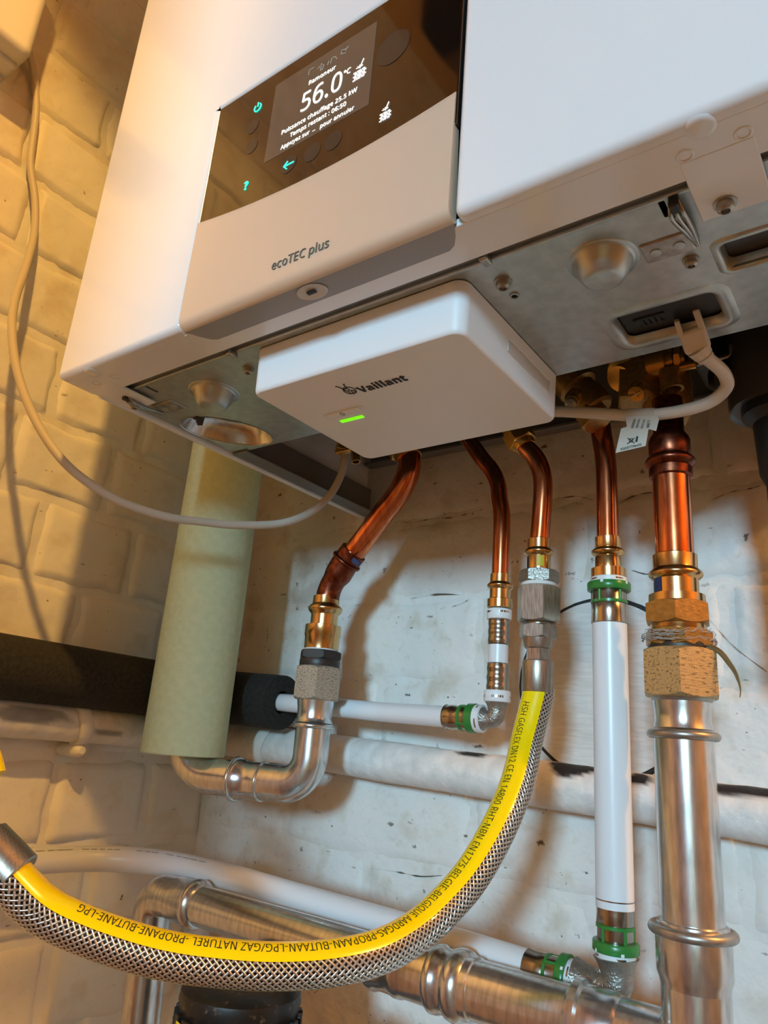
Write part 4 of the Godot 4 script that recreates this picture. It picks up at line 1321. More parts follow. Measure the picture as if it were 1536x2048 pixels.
func gas_run() -> void:
	var t := thing("gas_connection_pipe", "bent copper gas pipe with brass nut and large hexagon couplings above the yellow hose", "pipe")
	var Z := 0.115
	var X := 0.4290
	var cen := pxz([[1022, 850], [1051, 893], [1068, 912], [1079, 932], [1085, 955], [1086, 985]], Z)
	cen.append(Vector3(X + 0.0015, on(1085, 1030, 2, Z).y, Z)); cen.append(Vector3(X, on(1083, 1088, 2, Z).y, Z))
	var k := mpp(Vector3(X, 1.32, Z))
	obj("copper_tube", tube(curve(cen, 6), 19.4 * k, 32), M.copper, t)
	var d := ((cen[1] as Vector3) - (cen[0] as Vector3)).normalized()
	obj("brass_nut", hexmesh((cen[1] as Vector3) - d * 0.0155, (cen[1] as Vector3) - d * 0.003, 28 * k, 0.1), M.brass, t)
	obj("nut_collar", axis_lathe((cen[1] as Vector3) - d * 0.004, (cen[1] as Vector3) + d * 0.001, [[0, 25 * k], [0.6, 24 * k], [1, 21 * k]]), M.brass, t)
	obj("nut_thread", axis_lathe((cen[1] as Vector3) - d * 0.032, (cen[1] as Vector3) - d * 0.014, [[0, 24 * k], [1, 24 * k]]), M.brass_raw, t)
	var Y := func(v): return Vector3(X, on(1080, v, 2, Z).y, Z)
	var b := rows_px(1082, Z, [[1078.5, 21], [1080, 23], [1096, 23]])
	b += bead(on(1082, 1098, 2, Z).y, on(1082, 1113, 2, Z).y, 23 * k, 29 * k)
	b += rows_px(1080, Z, [[1115, 23.4], [1142, 23.4]])
	var ad := obj("bronze_adapter", lathe(X, Z, b), M.bronze, t)
	band(ad, "press_mark", X, Z, Y.call(1137).y, Y.call(1116).y, 23.6 * k, 0.72, 1.35, M.tape_yellow)
	band(ad, "press_mark", X, Z, Y.call(1140).y, Y.call(1116).y, 23.6 * k, 2.25, 2.75, M.tape_blue)
	obj("steel_hex", hexmesh(Y.call(1142), Y.call(1168), 34.0 * k, 0.12), M.nickel_cast, t)
	obj("thread_tape", lathe(X, Z, rows_px(1077, Z, [[1164, 32], [1168, 34.5], [1176, 34]])), M.ptfe, t)
	obj("coupling_hex", hexmesh(Y.call(1174), Y.call(1246), 37.5 * k, 0.43), M.nickel, t)
	obj("neck", lathe(X, Z, rows_px(1074, Z, [[1243, 24], [1252, 23], [1256, 23]])), M.nickel, t)
	obj("union_hex", hexmesh(Y.call(1251), Y.call(1278), 32.5 * k, 0.42), M.nickel, t)
	obj("union_cone", lathe(X, Z, rows_px(1072, Z, [[1274, 33], [1279, 32], [1292, 29], [1297, 27], [1299, 22]])), M.nickel, t)
	obj("neck", hexmesh(Y.call(1296), Y.call(1326), 21 * k, 0.52), M.nickel, t)
	var fe := obj("hose_ferrule", lathe(X, Z, rows_px(1069, Z, [[1321, 26], [1323, 30.5], [1326, 31.3], [1383, 31.5], [1385, 30.3]])), M.nickel, t)
	# yellow gas hose that swings towards the room and off to the left
	var h := thing("gas_hose", "yellow gas hose with steel braid and black print, hanging in a U", "hose")
	var ctrl := [Y.call(1378), Y.call(1392)]
	for q in [[1054, 1480, 0.443], [1036, 1560, 0.424], [1005, 1640, 0.405], [964, 1718, 0.390], [919, 1781, 0.379], [849, 1851, 0.363], [767, 1900, 0.346], [665, 1925, 0.334], [541, 1932, 0.327], [417, 1923, 0.324], [321, 1908, 0.323], [229, 1882, 0.323], [144, 1850, 0.323], [81, 1816, 0.323], [27, 1764, 0.323], [-8, 1722, 0.324]]:
		ctrl.append(far(q[0], q[1], q[2]))
	var path := curve(ctrl, 10)
	var R := 0.00975
	var np := path.size()
	var s_at := [0.0]
	for a in np - 1:
		s_at.append(s_at[-1] + ((path[a + 1] as Vector3) - (path[a] as Vector3)).length())
	# frame: angle 0 faces the camera at build time is replaced by fixed twist, measured from the hose's own bend
	var fr := []
	for a in np:
		var tg := ((path[mini(a + 1, np - 1)] as Vector3) - (path[maxi(a - 1, 0)] as Vector3)).normalized()
		var see := (CP - (path[a] as Vector3))
		see = (see - tg * see.dot(tg)).normalized()
		fr.append([tg, see, see.cross(tg)])       # third axis: to the outside of the U
	var pv := MB.new()
	var bm := MB.new()
	var seg := 40
	for part_no in 2:
		var mb: MB = pv if part_no == 0 else bm
		var rows := []
		for a in np:
			var s := float(a) / (np - 1)
			var p0 := lerpf(deg_to_rad(24), deg_to_rad(-9), smoothstep(0.0, 0.55, s))
			var lo := p0 if part_no == 1 else p0 + deg_to_rad(90)
			var hi := p0 + deg_to_rad(90) if part_no == 1 else p0 + TAU
			var row := []
			for q in seg + 1:
				var an := lerpf(lo, hi, float(q) / seg)
				var f: Array = fr[a]
				var dd: Vector3 = (f[1] as Vector3) * cos(an) + (f[2] as Vector3) * sin(an)
				row.append(mb.vert((path[a] as Vector3) + dd * R, dd, Vector2((an - p0) * R / 0.0062, float(s_at[a]) / 0.0062)))
			rows.append(row)
		for a in np - 1:
			for q in seg:
				mb.quad(rows[a][q], rows[a][q + 1], rows[a + 1][q + 1], rows[a + 1][q])
	obj("yellow_jacket", pv.done(), M.yellow_pvc, h)
	obj("steel_braid", bm.done(), M.braid, h)
	# print, bent onto the jacket
	var tq := text_mesh("HSH GASFLEX DN12 CE EN 14800 RHT-NBN EN1775 BELGIE-BELGIQUE AARDGAS-PROPAAN-BUTAAN-LPG/GAZ NATUREL -PROPANE-BUTANE-LPG", 1.0)
	var tm: TextMesh = tq[0]
	tm.depth = 0.0
	var arr := tm.get_mesh_arrays()
	var bb := tm.get_aabb()
	var s_start: float = 0.012
	var s_end: float = s_at[np - 1] - 0.045
	var sx := (s_end - s_start) / bb.size.x
	var sy := 0.0046 / 0.047
	var lt := MB.new()
	var vv: PackedVector3Array = arr[Mesh.ARRAY_VERTEX]
	var ii: PackedInt32Array = arr[Mesh.ARRAY_INDEX]
	for turn in 3:                               # split the long glyph triangles so that they follow the round jacket
		var nv := PackedVector3Array()
		var ni := PackedInt32Array()
		for q in range(0, ii.size(), 3):
			var p0 := vv[ii[q]]
			var p1 := vv[ii[q + 1]]
			var p2 := vv[ii[q + 2]]
			var k0 := nv.size()
			if maxf((p0 - p1).length(), maxf((p1 - p2).length(), (p2 - p0).length())) < 0.011:
				nv.append_array([p0, p1, p2])
				ni.append_array([k0, k0 + 1, k0 + 2])
			else:
				nv.append_array([p0, p1, p2, (p0 + p1) / 2, (p1 + p2) / 2, (p2 + p0) / 2])
				ni.append_array([k0, k0 + 3, k0 + 5, k0 + 3, k0 + 1, k0 + 4, k0 + 5, k0 + 4, k0 + 2, k0 + 3, k0 + 4, k0 + 5])
		vv = nv
		ii = ni
	for q in vv.size():
		var s: float = s_start + (vv[q].x - bb.position.x) * sx
		var a := 0
		while a < np - 2 and s_at[a + 1] < s:
			a += 1
		var w: float = (s - s_at[a]) / (s_at[a + 1] - s_at[a])
		var c: Vector3 = (path[a] as Vector3).lerp(path[a + 1], w)
		var e1: Vector3 = (fr[a][1] as Vector3).lerp(fr[a + 1][1], w).normalized()
		var e2: Vector3 = (fr[a][2] as Vector3).lerp(fr[a + 1][2], w).normalized()
		var sh: float = s / float(s_at[np - 1])
		var base := lerpf(deg_to_rad(-36), deg_to_rad(-46), smoothstep(0.0, 0.5, sh))
		var an: float = base + (vv[q].y - float(tq[2]) - 0.023) * sy / R
		var dd := e1 * cos(an) + e2 * sin(an)
		lt.vert(c + dd * (R + 0.00015), dd)
	for q in range(0, ii.size(), 3):
		lt.tri(ii[q], ii[q + 1], ii[q + 2])
	obj("lettering", lt.done(), M.print_dark, h)
	var pe: Vector3 = path[np - 1]
	var de := (pe - (path[np - 6] as Vector3)).normalized()
	obj("end_ferrule", axis_lathe(far(36, 1752, 0.324), far(36, 1752, 0.324) + (far(-14, 1700, 0.327) - far(36, 1752, 0.324)).normalized() * 0.030, [[0, 0.0098], [0.02, 0.0106], [0.72, 0.0106], [0.74, 0.0098], [0.80, 0.0080], [1, 0.0080]]), M.nickel, h)

func gas_tap() -> void:
	var t := thing("gas_tap", "brass gas tap with a yellow lever where the yellow hose ends", "tap")
	var a := far(-14, 1700, 0.327)
	var d := (far(-14, 1700, 0.327) - far(36, 1752, 0.324)).normalized()
	var b := far(36, 1752, 0.324) + d * 0.0285
	obj("hose_nut", hexmesh(b, b + d * 0.011, 0.0115, 0.2), M.nickel, t)
	obj("body", axis_lathe(b + d * 0.010, b + d * 0.052, [[0, 0.008], [0.3, 0.008], [0.35, 0.013], [0.75, 0.013], [0.8, 0.009], [1, 0.009]]), M.brass, t)
	var up := (Vector3.UP - d * d.y).normalized()
	obj("stem", axis_lathe(b + d * 0.030, b + d * 0.030 + up * 0.024, [[0, 0.005], [1, 0.005]], 16), M.brass, t)
	var l0 := b + d * 0.030 + up * 0.024
	var l1 := far(-7, 1549, 0.335)
	obj("lever", tube(curve([l0, l0.lerp(l1, 0.4) + up * 0.004, l1], 5), 0.0042, 14), M.yellow_pvc, t)

func cold_run() -> void:
	var t := thing("cold_water_pipe", "upright white pipe with green-ringed press fittings below a copper pipe", "pipe")
	var Z := 0.104
	var X := on(1224, 1500, 2, Z).x
	var k := mpp(Vector3(X, 1.28, Z))
	var Y := func(v): return Vector3(X, on(1222, v, 2, Z).y, Z)
	var cen := pxz([[1186, 800], [1196, 830]], Z)
	cen.append_array([Vector3(X - 0.0030, on(1206, 868, 2, Z).y, Z), Vector3(X - 0.0006, on(1210, 920, 2, Z).y, Z), Vector3(X, on(1213, 980, 2, Z).y, Z), Vector3(X, on(1217, 1082, 2, Z).y, Z)])
	obj("copper_tube", tube(curve(cen, 6), 21.8 * k, 32), M.copper, t)
	var d := ((cen[1] as Vector3) - (cen[0] as Vector3)).normalized()
	obj("brass_nut", hexmesh((cen[1] as Vector3) - d * 0.014, cen[1], 27 * k, 0.3), M.brass_raw, t)
	var b := rows_px(1219, Z, [[1075, 23], [1076, 25], [1096, 25]])
	b += bead(on(1219, 1097, 2, Z).y, on(1219, 1114, 2, Z).y, 25 * k, 33.5 * k)
	b += rows_px(1220, Z, [[1116, 25.5], [1137, 26], [1139, 34], [1156, 34], [1158, 30]])
	obj("bronze_adapter", lathe(X, Z, b), M.bronze, t)
	fitting(t, Vector3.DOWN, func(s): return Vector3(X, Y.call(1156).y - s, Z), k, 1.0)
	obj("white_tube", lathe(X, Z, [[Y.call(1236).y, 33.2 * k], [Y.call(1814).y, 33.2 * k]]), M.pipe_white, t)
	var y1: float = Y.call(1916).y
	fitting(t, Vector3.UP, func(s): return Vector3(X, y1 + s, Z), mpp(Vector3(X, 1.09, Z)) * 1.08, 1.02)
	var yl := on(1060, 1938, 2, Z).y
	elbow(t, Vector3(X + 0.001, yl, Z), Vector3(X, y1 + 0.001, Z), Vector3(on(1152, 1958, 2, Z).x, yl, Z), 0.0089, M.nickel_cast)
	var xl: float = on(1152, 1958, 2, Z).x
	fitting(t, Vector3.LEFT, func(s): return Vector3(xl - s, yl, Z), mpp(Vector3(xl, yl, Z)) * 1.06, 1.0)
	var path := curve([Vector3(xl - 0.024, yl, Z), Vector3(0.33, 1.0685, 0.103), Vector3(0.2375, 1.0705, 0.102), Vector3(0.160, 1.0735, 0.106), Vector3(0.096, 1.0755, 0.121), Vector3(0.052, 1.0745, 0.153), Vector3(0.034, 1.0735, 0.21), Vector3(0.030, 1.0735, 0.30), Vector3(0.030, 1.075, 0.7)], 8)
	var tb := obj("white_tube", tube(path, 0.0100, 28), M.pipe_white, t)
	# small print along the crown of the tube
	var at := 0.0
	rng.seed = 21
	for a in range(26, 52):
		if rng.randf() < 0.25: continue
		var p: Vector3 = path[a]
		var q: Vector3 = path[a + 1]
		var dir := (q - p).normalized()
		var side := dir.cross(Vector3.UP).normalized()
		var w := rng.randf_range(0.55, 0.95)
		var o := obj("print_mark", rb(Vector3(0, -0.0001, -0.0008), Vector3((q - p).length() * w, 0.0001, 0.0008), 0.00008), M.print_grey, tb)
		o.transform = Transform3D(Basis(dir, side.cross(dir), side), p + (Vector3.UP * 0.82 - side * 0.57) * 0.0100)

func fitting(t: Node3D, ax: Vector3, at: Callable, k: float, grow: float) -> void:
	# press end: white ring, thick green ring, green ribs over a steel sleeve; at(s) gives the place s metres along ax
	var m := 0.00034 * grow
	var w := clip_ring(t, "white_ring", at.call(0.0), at.call(11 * m), 35.5 * k, M.ring_white)
	slots(w, at.call(5 * m), ax, 35.6 * k, 1.6 * k, 0.5, 4, M.steel_sleeve, 0.6)
	var g := clip_ring(t, "green_ring", at.call(10 * m), at.call(26 * m), 42.0 * k, M.ring_green, 0.0012)
	slots(g, at.call(13 * m), ax, 42.1 * k, 2.6 * k, 0.14, 5, M.ring_white, 0.3, "white_peg")
	clip_ring(t, "green_ring", at.call(44 * m), at.call(50 * m), 35.5 * k, M.ring_green, 0.0008)
	var side := (Vector3.RIGHT - ax * ax.x).normalized() if absf(ax.x) < 0.9 else Vector3.UP
	var up := ax.cross(side)
	for a in 5:
		var an := 0.55 + TAU * a / 5
		var d := (side * cos(an) + up * sin(an)) * 33.0 * k
		obj("green_rib", tube([at.call(24 * m) + d, at.call(47 * m) + d], 3.4 * k, 8), M.ring_green, t)
	var rows := [[0.0, 33.0 * k], [0.5, 33.0 * k], [0.53, 34.6 * k], [0.72, 33.6 * k], [0.9, 34.6 * k], [0.985, 35.4 * k], [1.0, 34.0 * k]]
	obj("press_sleeve", axis_lathe(at.call(12 * m), at.call(87 * m), rows), M.steel_sleeve, t)

func return_run() -> void:
	var t := thing("heating_return_pipe", "thick upright steel pipe with a big worn brass nut under a copper pipe", "pipe")
	var Z := 0.130
	var X := on(1371, 1560, 2, Z).x
	var k := mpp(Vector3(X, 1.30, Z))
	var Y := func(v): return Vector3(X, on(1350, v, 2, Z).y, Z)
	# dark copper fitting under the valve
	var b := rows_px(1337, Z, [[800, 29], [866, 29], [876, 36], [884, 39.5], [912, 39.5]])
	b += bead(on(1340, 914, 2, Z).y, on(1340, 938, 2, Z).y, 40 * k, 50 * k)
	b += rows_px(1341, Z, [[939, 41], [955, 41], [957, 37]])
	obj("copper_socket", lathe(X, Z, b), M.copper_dark, t)
	band(t, "press_mark", X, Z, Y.call(908).y, Y.call(893).y, 39.9 * k, 1.75, 2.2, M.tape_yellow)
	obj("copper_tube", lathe(X, Z, rows_px(1348, Z, [[950, 35.5], [1120, 36.5]])), M.copper, t)
	b = rows_px(1353, Z, [[1110, 39], [1112, 42], [1138, 42]])
	b += bead(on(1354, 1139, 2, Z).y, on(1354, 1161, 2, Z).y, 42 * k, 51 * k)
	b += rows_px(1355, Z, [[1163, 42.5], [1190, 42.5], [1192, 53], [1210, 53.5]])
	var ad := obj("bronze_adapter", lathe(X, Z, b), M.bronze, t)
	band(ad, "press_mark", X, Z, Y.call(1188).y, Y.call(1161).y, 42.9 * k, 2.0, 2.55, M.tape_blue)
	obj("milled_hex", hexmesh(Y.call(1207), Y.call(1252), 55.5 * k, 0.85), M.brass_raw, t)
	obj("bronze_neck", lathe(X, Z, rows_px(1361, Z, [[1240, 53], [1262, 53], [1266, 50]])), M.bronze, t)
	obj("brass_hex", hexmesh(Y.call(1262), Y.call(1296), 55.5 * k, 0.62), M.brass_raw, t)
	obj("dark_collar", lathe(X, Z, rows_px(1365, Z, [[1288, 58], [1300, 60], [1306, 58]])), M.black_iron, t)
	obj("union_nut", hexmesh(Y.call(1300), Y.call(1397), 63.5 * k, 0.80), M.nut_brass_worn, t)
	obj("nut_cone", lathe(X, Z, rows_px(1369, Z, [[1388, 66], [1394, 64], [1404, 56], [1406, 54]])), M.galv_dull, t)
	obj("steel_socket", lathe(X, Z, rows_px(1370, Z, [[1398, 56], [1414, 55], [1430, 53.5], [1446, 54], [1454, 56], [1458, 57]])), M.galv_pipe, t)
	ring_bead(t, Y.call(1470), Vector3.UP, 57.5 * k * 0.985, 8.0 * k, M.galv_dull)
	# long galvanised pipe, elbow, level pipe to the left
	var yl := on(760, 1921, 2, Z).y - 0.0005
	obj("steel_tube", lathe(X, Z, [[Y.call(1464).y, 0.0152], [1.098, 0.0152]]), M.galv_pipe, t)
	obj("elbow_socket", lathe(X, Z, [[1.1115, 0.0160], [1.1110, 0.0172], [1.1045, 0.0178], [1.0885, 0.0176], [1.0855, 0.0165], [1.083, 0.0160]]), M.galv_pipe, t)
	ring_bead(t, Vector3(X, 1.1075, Z), Vector3.UP, 0.0186, 0.0026, M.galv_dull)
	obj("elbow_bend", tube(fillet([Vector3(X, 1.0868, Z), Vector3(X, yl, Z), Vector3(X - 0.060, yl, Z)], 0.034, 16), 0.0160, 36), M.galv_pipe, t)
	obj("elbow_socket", axis_lathe(Vector3(X - 0.036, yl, Z), Vector3(X - 0.0625, yl, Z), [[0, 0.0160], [0.08, 0.0174], [0.7, 0.0176], [0.75, 0.0196], [0.9, 0.0198], [1, 0.0165]]), M.galv_pipe, t)
	var xa := 0.1450
	obj("level_tube", axis_lathe(Vector3(X - 0.058, yl, Z), Vector3(0.385, yl + 0.0002, Z), [[0, 0.01545], [1, 0.01545]]), M.galv_pipe, t)
	obj("level_tube", axis_lathe(Vector3(0.345, yl + 0.0005, Z), Vector3(xa, yl + 0.0015, Z), [[0, 0.01390], [1, 0.01390]]), M.galv_pipe, t)
	# coupling between the two level pipes
	var c0: float = on(955, 1990, 2, Z).x
	var c1: float = on(748, 1920, 2, Z).x
	obj("coupling", axis_lathe(Vector3(c0, yl, Z), Vector3(c1, yl + 0.0005, Z), [[0, 0.0156], [0.01, 0.0166], [0.07, 0.0166], [0.10, 0.0186], [0.15, 0.0192], [0.20, 0.0186], [0.225, 0.0168], [0.29, 0.0168], [0.31, 0.0180], [0.36, 0.0182], [0.385, 0.0170], [0.39, 0.0158], [0.64, 0.0156], [0.67, 0.0165], [0.72, 0.0165], [0.75, 0.0156], [0.90, 0.0156], [0.93, 0.0168], [0.97, 0.0168], [1, 0.0142]]), M.galv_pipe, t)
	# far elbow, turning down
	var xe: float = on(392, 1806, 2, Z).x
	obj("end_socket", axis_lathe(Vector3(xe + 0.006, yl + 0.0015, Z), Vector3(xe - 0.022, yl + 0.0015, Z), [[0, 0.0148], [0.05, 0.0162], [0.14, 0.0176], [0.24, 0.0176], [0.32, 0.0160], [1, 0.0158]]), M.galv_pipe, t)
	obj("end_bend", tube(fillet([Vector3(xe - 0.018, yl + 0.0015, Z), Vector3(0.1060, yl + 0.0015, Z), Vector3(0.1060, yl - 0.16, Z - 0.01)], 0.022, 14), 0.0150, 32), M.galv_pipe, t)
	# hemp packing that sticks out above the big nut
	var hp := part("hemp_packing", t)
	hp.set_meta("kind", "stuff")
	rng.seed = 5
	var hc: Vector3 = Y.call(1276)
	for a in 40:
		var an := -0.9 + 3.4 * rng.randf()
		var pts := []
		var y := rng.randf_range(-0.003, 0.003)
		for s in 6:
			var w := an + 0.13 * s
			pts.append(hc + Vector3(cos(w), 0, sin(w)) * (58 * k + 0.0016 + rng.randf() * 0.0012) + Vector3(0, y + rng.randf_range(-0.0009, 0.0009) + 0.0006 * sin(w * 3.0), 0))
		obj("fibre", tube(curve(pts, 3), 0.00017, 5), M.hemp_grey, hp)
	var e0 := on(1418, 1292, 2, Z + 0.006)
	for a in 26:
		var j := Vector3(rng.randf_range(-1, 1), rng.randf_range(-1, 1), rng.randf_range(-1, 1)) * 0.0010
		var l := rng.randf_range(0.45, 1.0)
		var full := [e0 + j * 1.4, on(1440, 1304, 2, Z + 0.006) + j * 1.2, on(1458, 1326, 2, Z + 0.008) + j, on(1472, 1348, 2, Z + 0.009) + j * 0.7, on(1481, 1378, 2, Z + 0.010) + j * 0.2, on(1479, 1398, 2, Z + 0.010)]
		var cu := curve(full, 4)
		var keep := cu.slice(0, maxi(5, int(cu.size() * l)))
		obj("fibre", tube(keep, 0.00024, 5), M.hemp, hp)

# ---------------------------------------------------------------- old painted pipe with clamps
func painted_pipe() -> void:
	var nz := FastNoiseLite.new()
	nz.seed = 9; nz.frequency = 0.03; nz.fractal_octaves = 3
	var pts := fillet([Vector3(0.021, 1.190, 0.62), Vector3(0.021, 1.1775, 0.021), Vector3(0.85, 1.1480, 0.021)], 0.03, 8)
	var fine := []
	for a in pts.size() - 1:
		var n := maxi(1, int(((pts[a + 1] as Vector3) - (pts[a] as Vector3)).length() / 0.004))
		for s in n:
			fine.append((pts[a] as Vector3).lerp(pts[a + 1], float(s) / n))
	fine.append(pts[-1])
	var mb := MB.new()
	var fr := frames(fine)
	var seg := 40
	var ids := []
	for a in fine.size():
		var c: Vector3 = fine[a]
		for s in seg + 1:
			var an := TAU * s / seg
			var d: Vector3 = (fr[a][1] as Vector3) * cos(an) + (fr[a][2] as Vector3) * sin(an)
			var p := c + d * 0.0165
			var r := 0.0165 + nz.get_noise_3dv(p * 600.0) * 0.0009
			p = c + d * r
			# flaked patches of bare black iron, each at its own place with a ragged outline
			var along := nz.get_noise_3dv(Vector3(p.x * 260, p.y * 900, p.z * 260) + Vector3(40, 0, 0))
			var turn := rad_to_deg(atan2(d.y, d.z)) if c.z < 0.05 else rad_to_deg(atan2(d.y, d.x))
			var dark := 0.0
			for f in [[0.335, 0.028, 68.0, 24.0], [0.410, 0.026, 70.0, 30.0], [0.464, 0.012, 66.0, 26.0], [0.540, 0.036, 68.0, 24.0], [0.700, 0.060, 70.0, 22.0]]:
				if c.z < 0.05:
					var off := Vector2((c.x - f[0]) / f[1], (turn - f[2]) / f[3]).length()
					dark = maxf(dark, smoothstep(0.0, 0.2, 1.0 - off + along * 1.6))
			for f in [[0.235, 0.050, 12.0, 16.0], [0.150, 0.014, -20.0, 12.0]]:
				if c.x < 0.05:
					var off := Vector2((c.z - f[0]) / f[1], (turn - f[2]) / f[3]).length()
					dark = maxf(dark, 0.6 * smoothstep(0.2, 0.5, 0.6 - off + along * 2.2))
			mb.col = Color(0.86, 0.83, 0.79).lerp(Color(0.02, 0.018, 0.016), clampf(dark, 0, 1))
			ids.append(mb.vert(p, d))
	for a in fine.size() - 1:
		for s in seg:
			var k := a * (seg + 1) + s
			mb.quad(ids[k], ids[k + 1], ids[k + seg + 2], ids[k + seg + 1])
	var o := obj("painted_iron_pipe", mb.done(), M.painted_iron, self)
	tag(o, "old white painted iron pipe with black scuffs along both walls", "pipe")
	# strap clamps
	for q in [["painted strap clamp holding the old pipe on the left brick wall", Vector3(0.021, 1.1815, 0.176), Vector3(0, 0, 1), Vector3.RIGHT], ["painted strap clamp holding the old pipe behind the steel U-bend", Vector3(0.1085, 1.1745, 0.021), Vector3.RIGHT, Vector3.BACK]]:
		var t := thing("pipe_clamp", q[0], "clamp", "painted pipe clamps")
		var c: Vector3 = q[1]
		var out: Vector3 = q[3]
		var ax: Vector3 = q[2]
		var m2 := MB.new()
		var prev := []
		for s in 15:
			var an := -1.75 + 3.5 * s / 14
			var d := out * cos(an) + Vector3.UP * sin(an)
			var row := []
			for w in [[-0.0062, 0.0166], [-0.0058, 0.0190], [-0.0030, 0.0200], [0.0030, 0.0200], [0.0058, 0.0190], [0.0062, 0.0166]]:
				row.append(m2.vert(c + ax * (w[0] + 0.006 * sin(an)) + d * w[1], (d + ax * w[0] * 60).normalized()))
			if prev.size():
				for w in 5:
					m2.quad(prev[w], prev[w + 1], row[w + 1], row[w])
			prev = row
		obj("strap", m2.done(), M.cream_paint, t)
		for s in [-1.0, 1.0]:
			var b: Vector3 = c + Vector3.UP * s * 0.0235 + ax * 0.006 * s - out * 0.012
			obj("lug", axis_lathe(b - out * 0.010, b + out * 0.022, [[0, 0.0062], [0.7, 0.0062], [0.9, 0.0054], [1, 0.0030]]), M.cream_paint, t)

# ---------------------------------------------------------------- foam insulation
func foam() -> void:
	var t := thing("green_foam_sleeve", "pale green foam sleeve round the upright pipe beside the boiler", "insulation")
	var mb := MB.new()
	var X := 0.0965
	var Z := 0.115
	var p := on(364, 1510, 2, Z)
	var R := 82.5 * mpp(Vector3(X, 1.16, Z))
	var y0 := 1.1610
	sweep(mb, [Vector3(X, 1.9, Z), Vector3(X, 1.5, Z), Vector3(X, y0 + 0.001, Z), Vector3(X, y0, Z), Vector3(X, y0, Z), Vector3(X, y0 + 0.003, Z), Vector3(X, y0 + 0.2, Z)], [R * 0.97, R * 0.975, R, R - 0.001, 0.0155, 0.0150, 0.0150], 48, false, false)
	obj("foam_tube", mb.done(), M.foam_green, t)
	var b := thing("black_foam_insulation", "black foam pipe insulation above the old pipe, on both walls", "insulation")
	var pts := fillet([Vector3(0.040, 1.224, 0.66), Vector3(0.040, 1.2165, 0.050), Vector3(0.146, 1.2125, 0.050)], 0.03, 8)
	var m2 := MB.new()
	var rr := []
	for q in pts.size():
		rr.append(0.0252)
	rr[-1] = 0.0245
	var pp := pts.duplicate()
	var dirl := ((pts[-1] as Vector3) - (pts[-2] as Vector3)).normalized()
	pp.append((pts[-1] as Vector3) + dirl * 0.0004); rr.append(0.0236)
	pp.append((pts[-1] as Vector3) + dirl * 0.0004); rr.append(0.0105)
	pp.append((pts[-1] as Vector3) - dirl * 0.03); rr.append(0.0102)
	sweep(m2, pp, rr, 36, true, false)
	obj("foam_tube", m2.done(), M.foam_black, b)

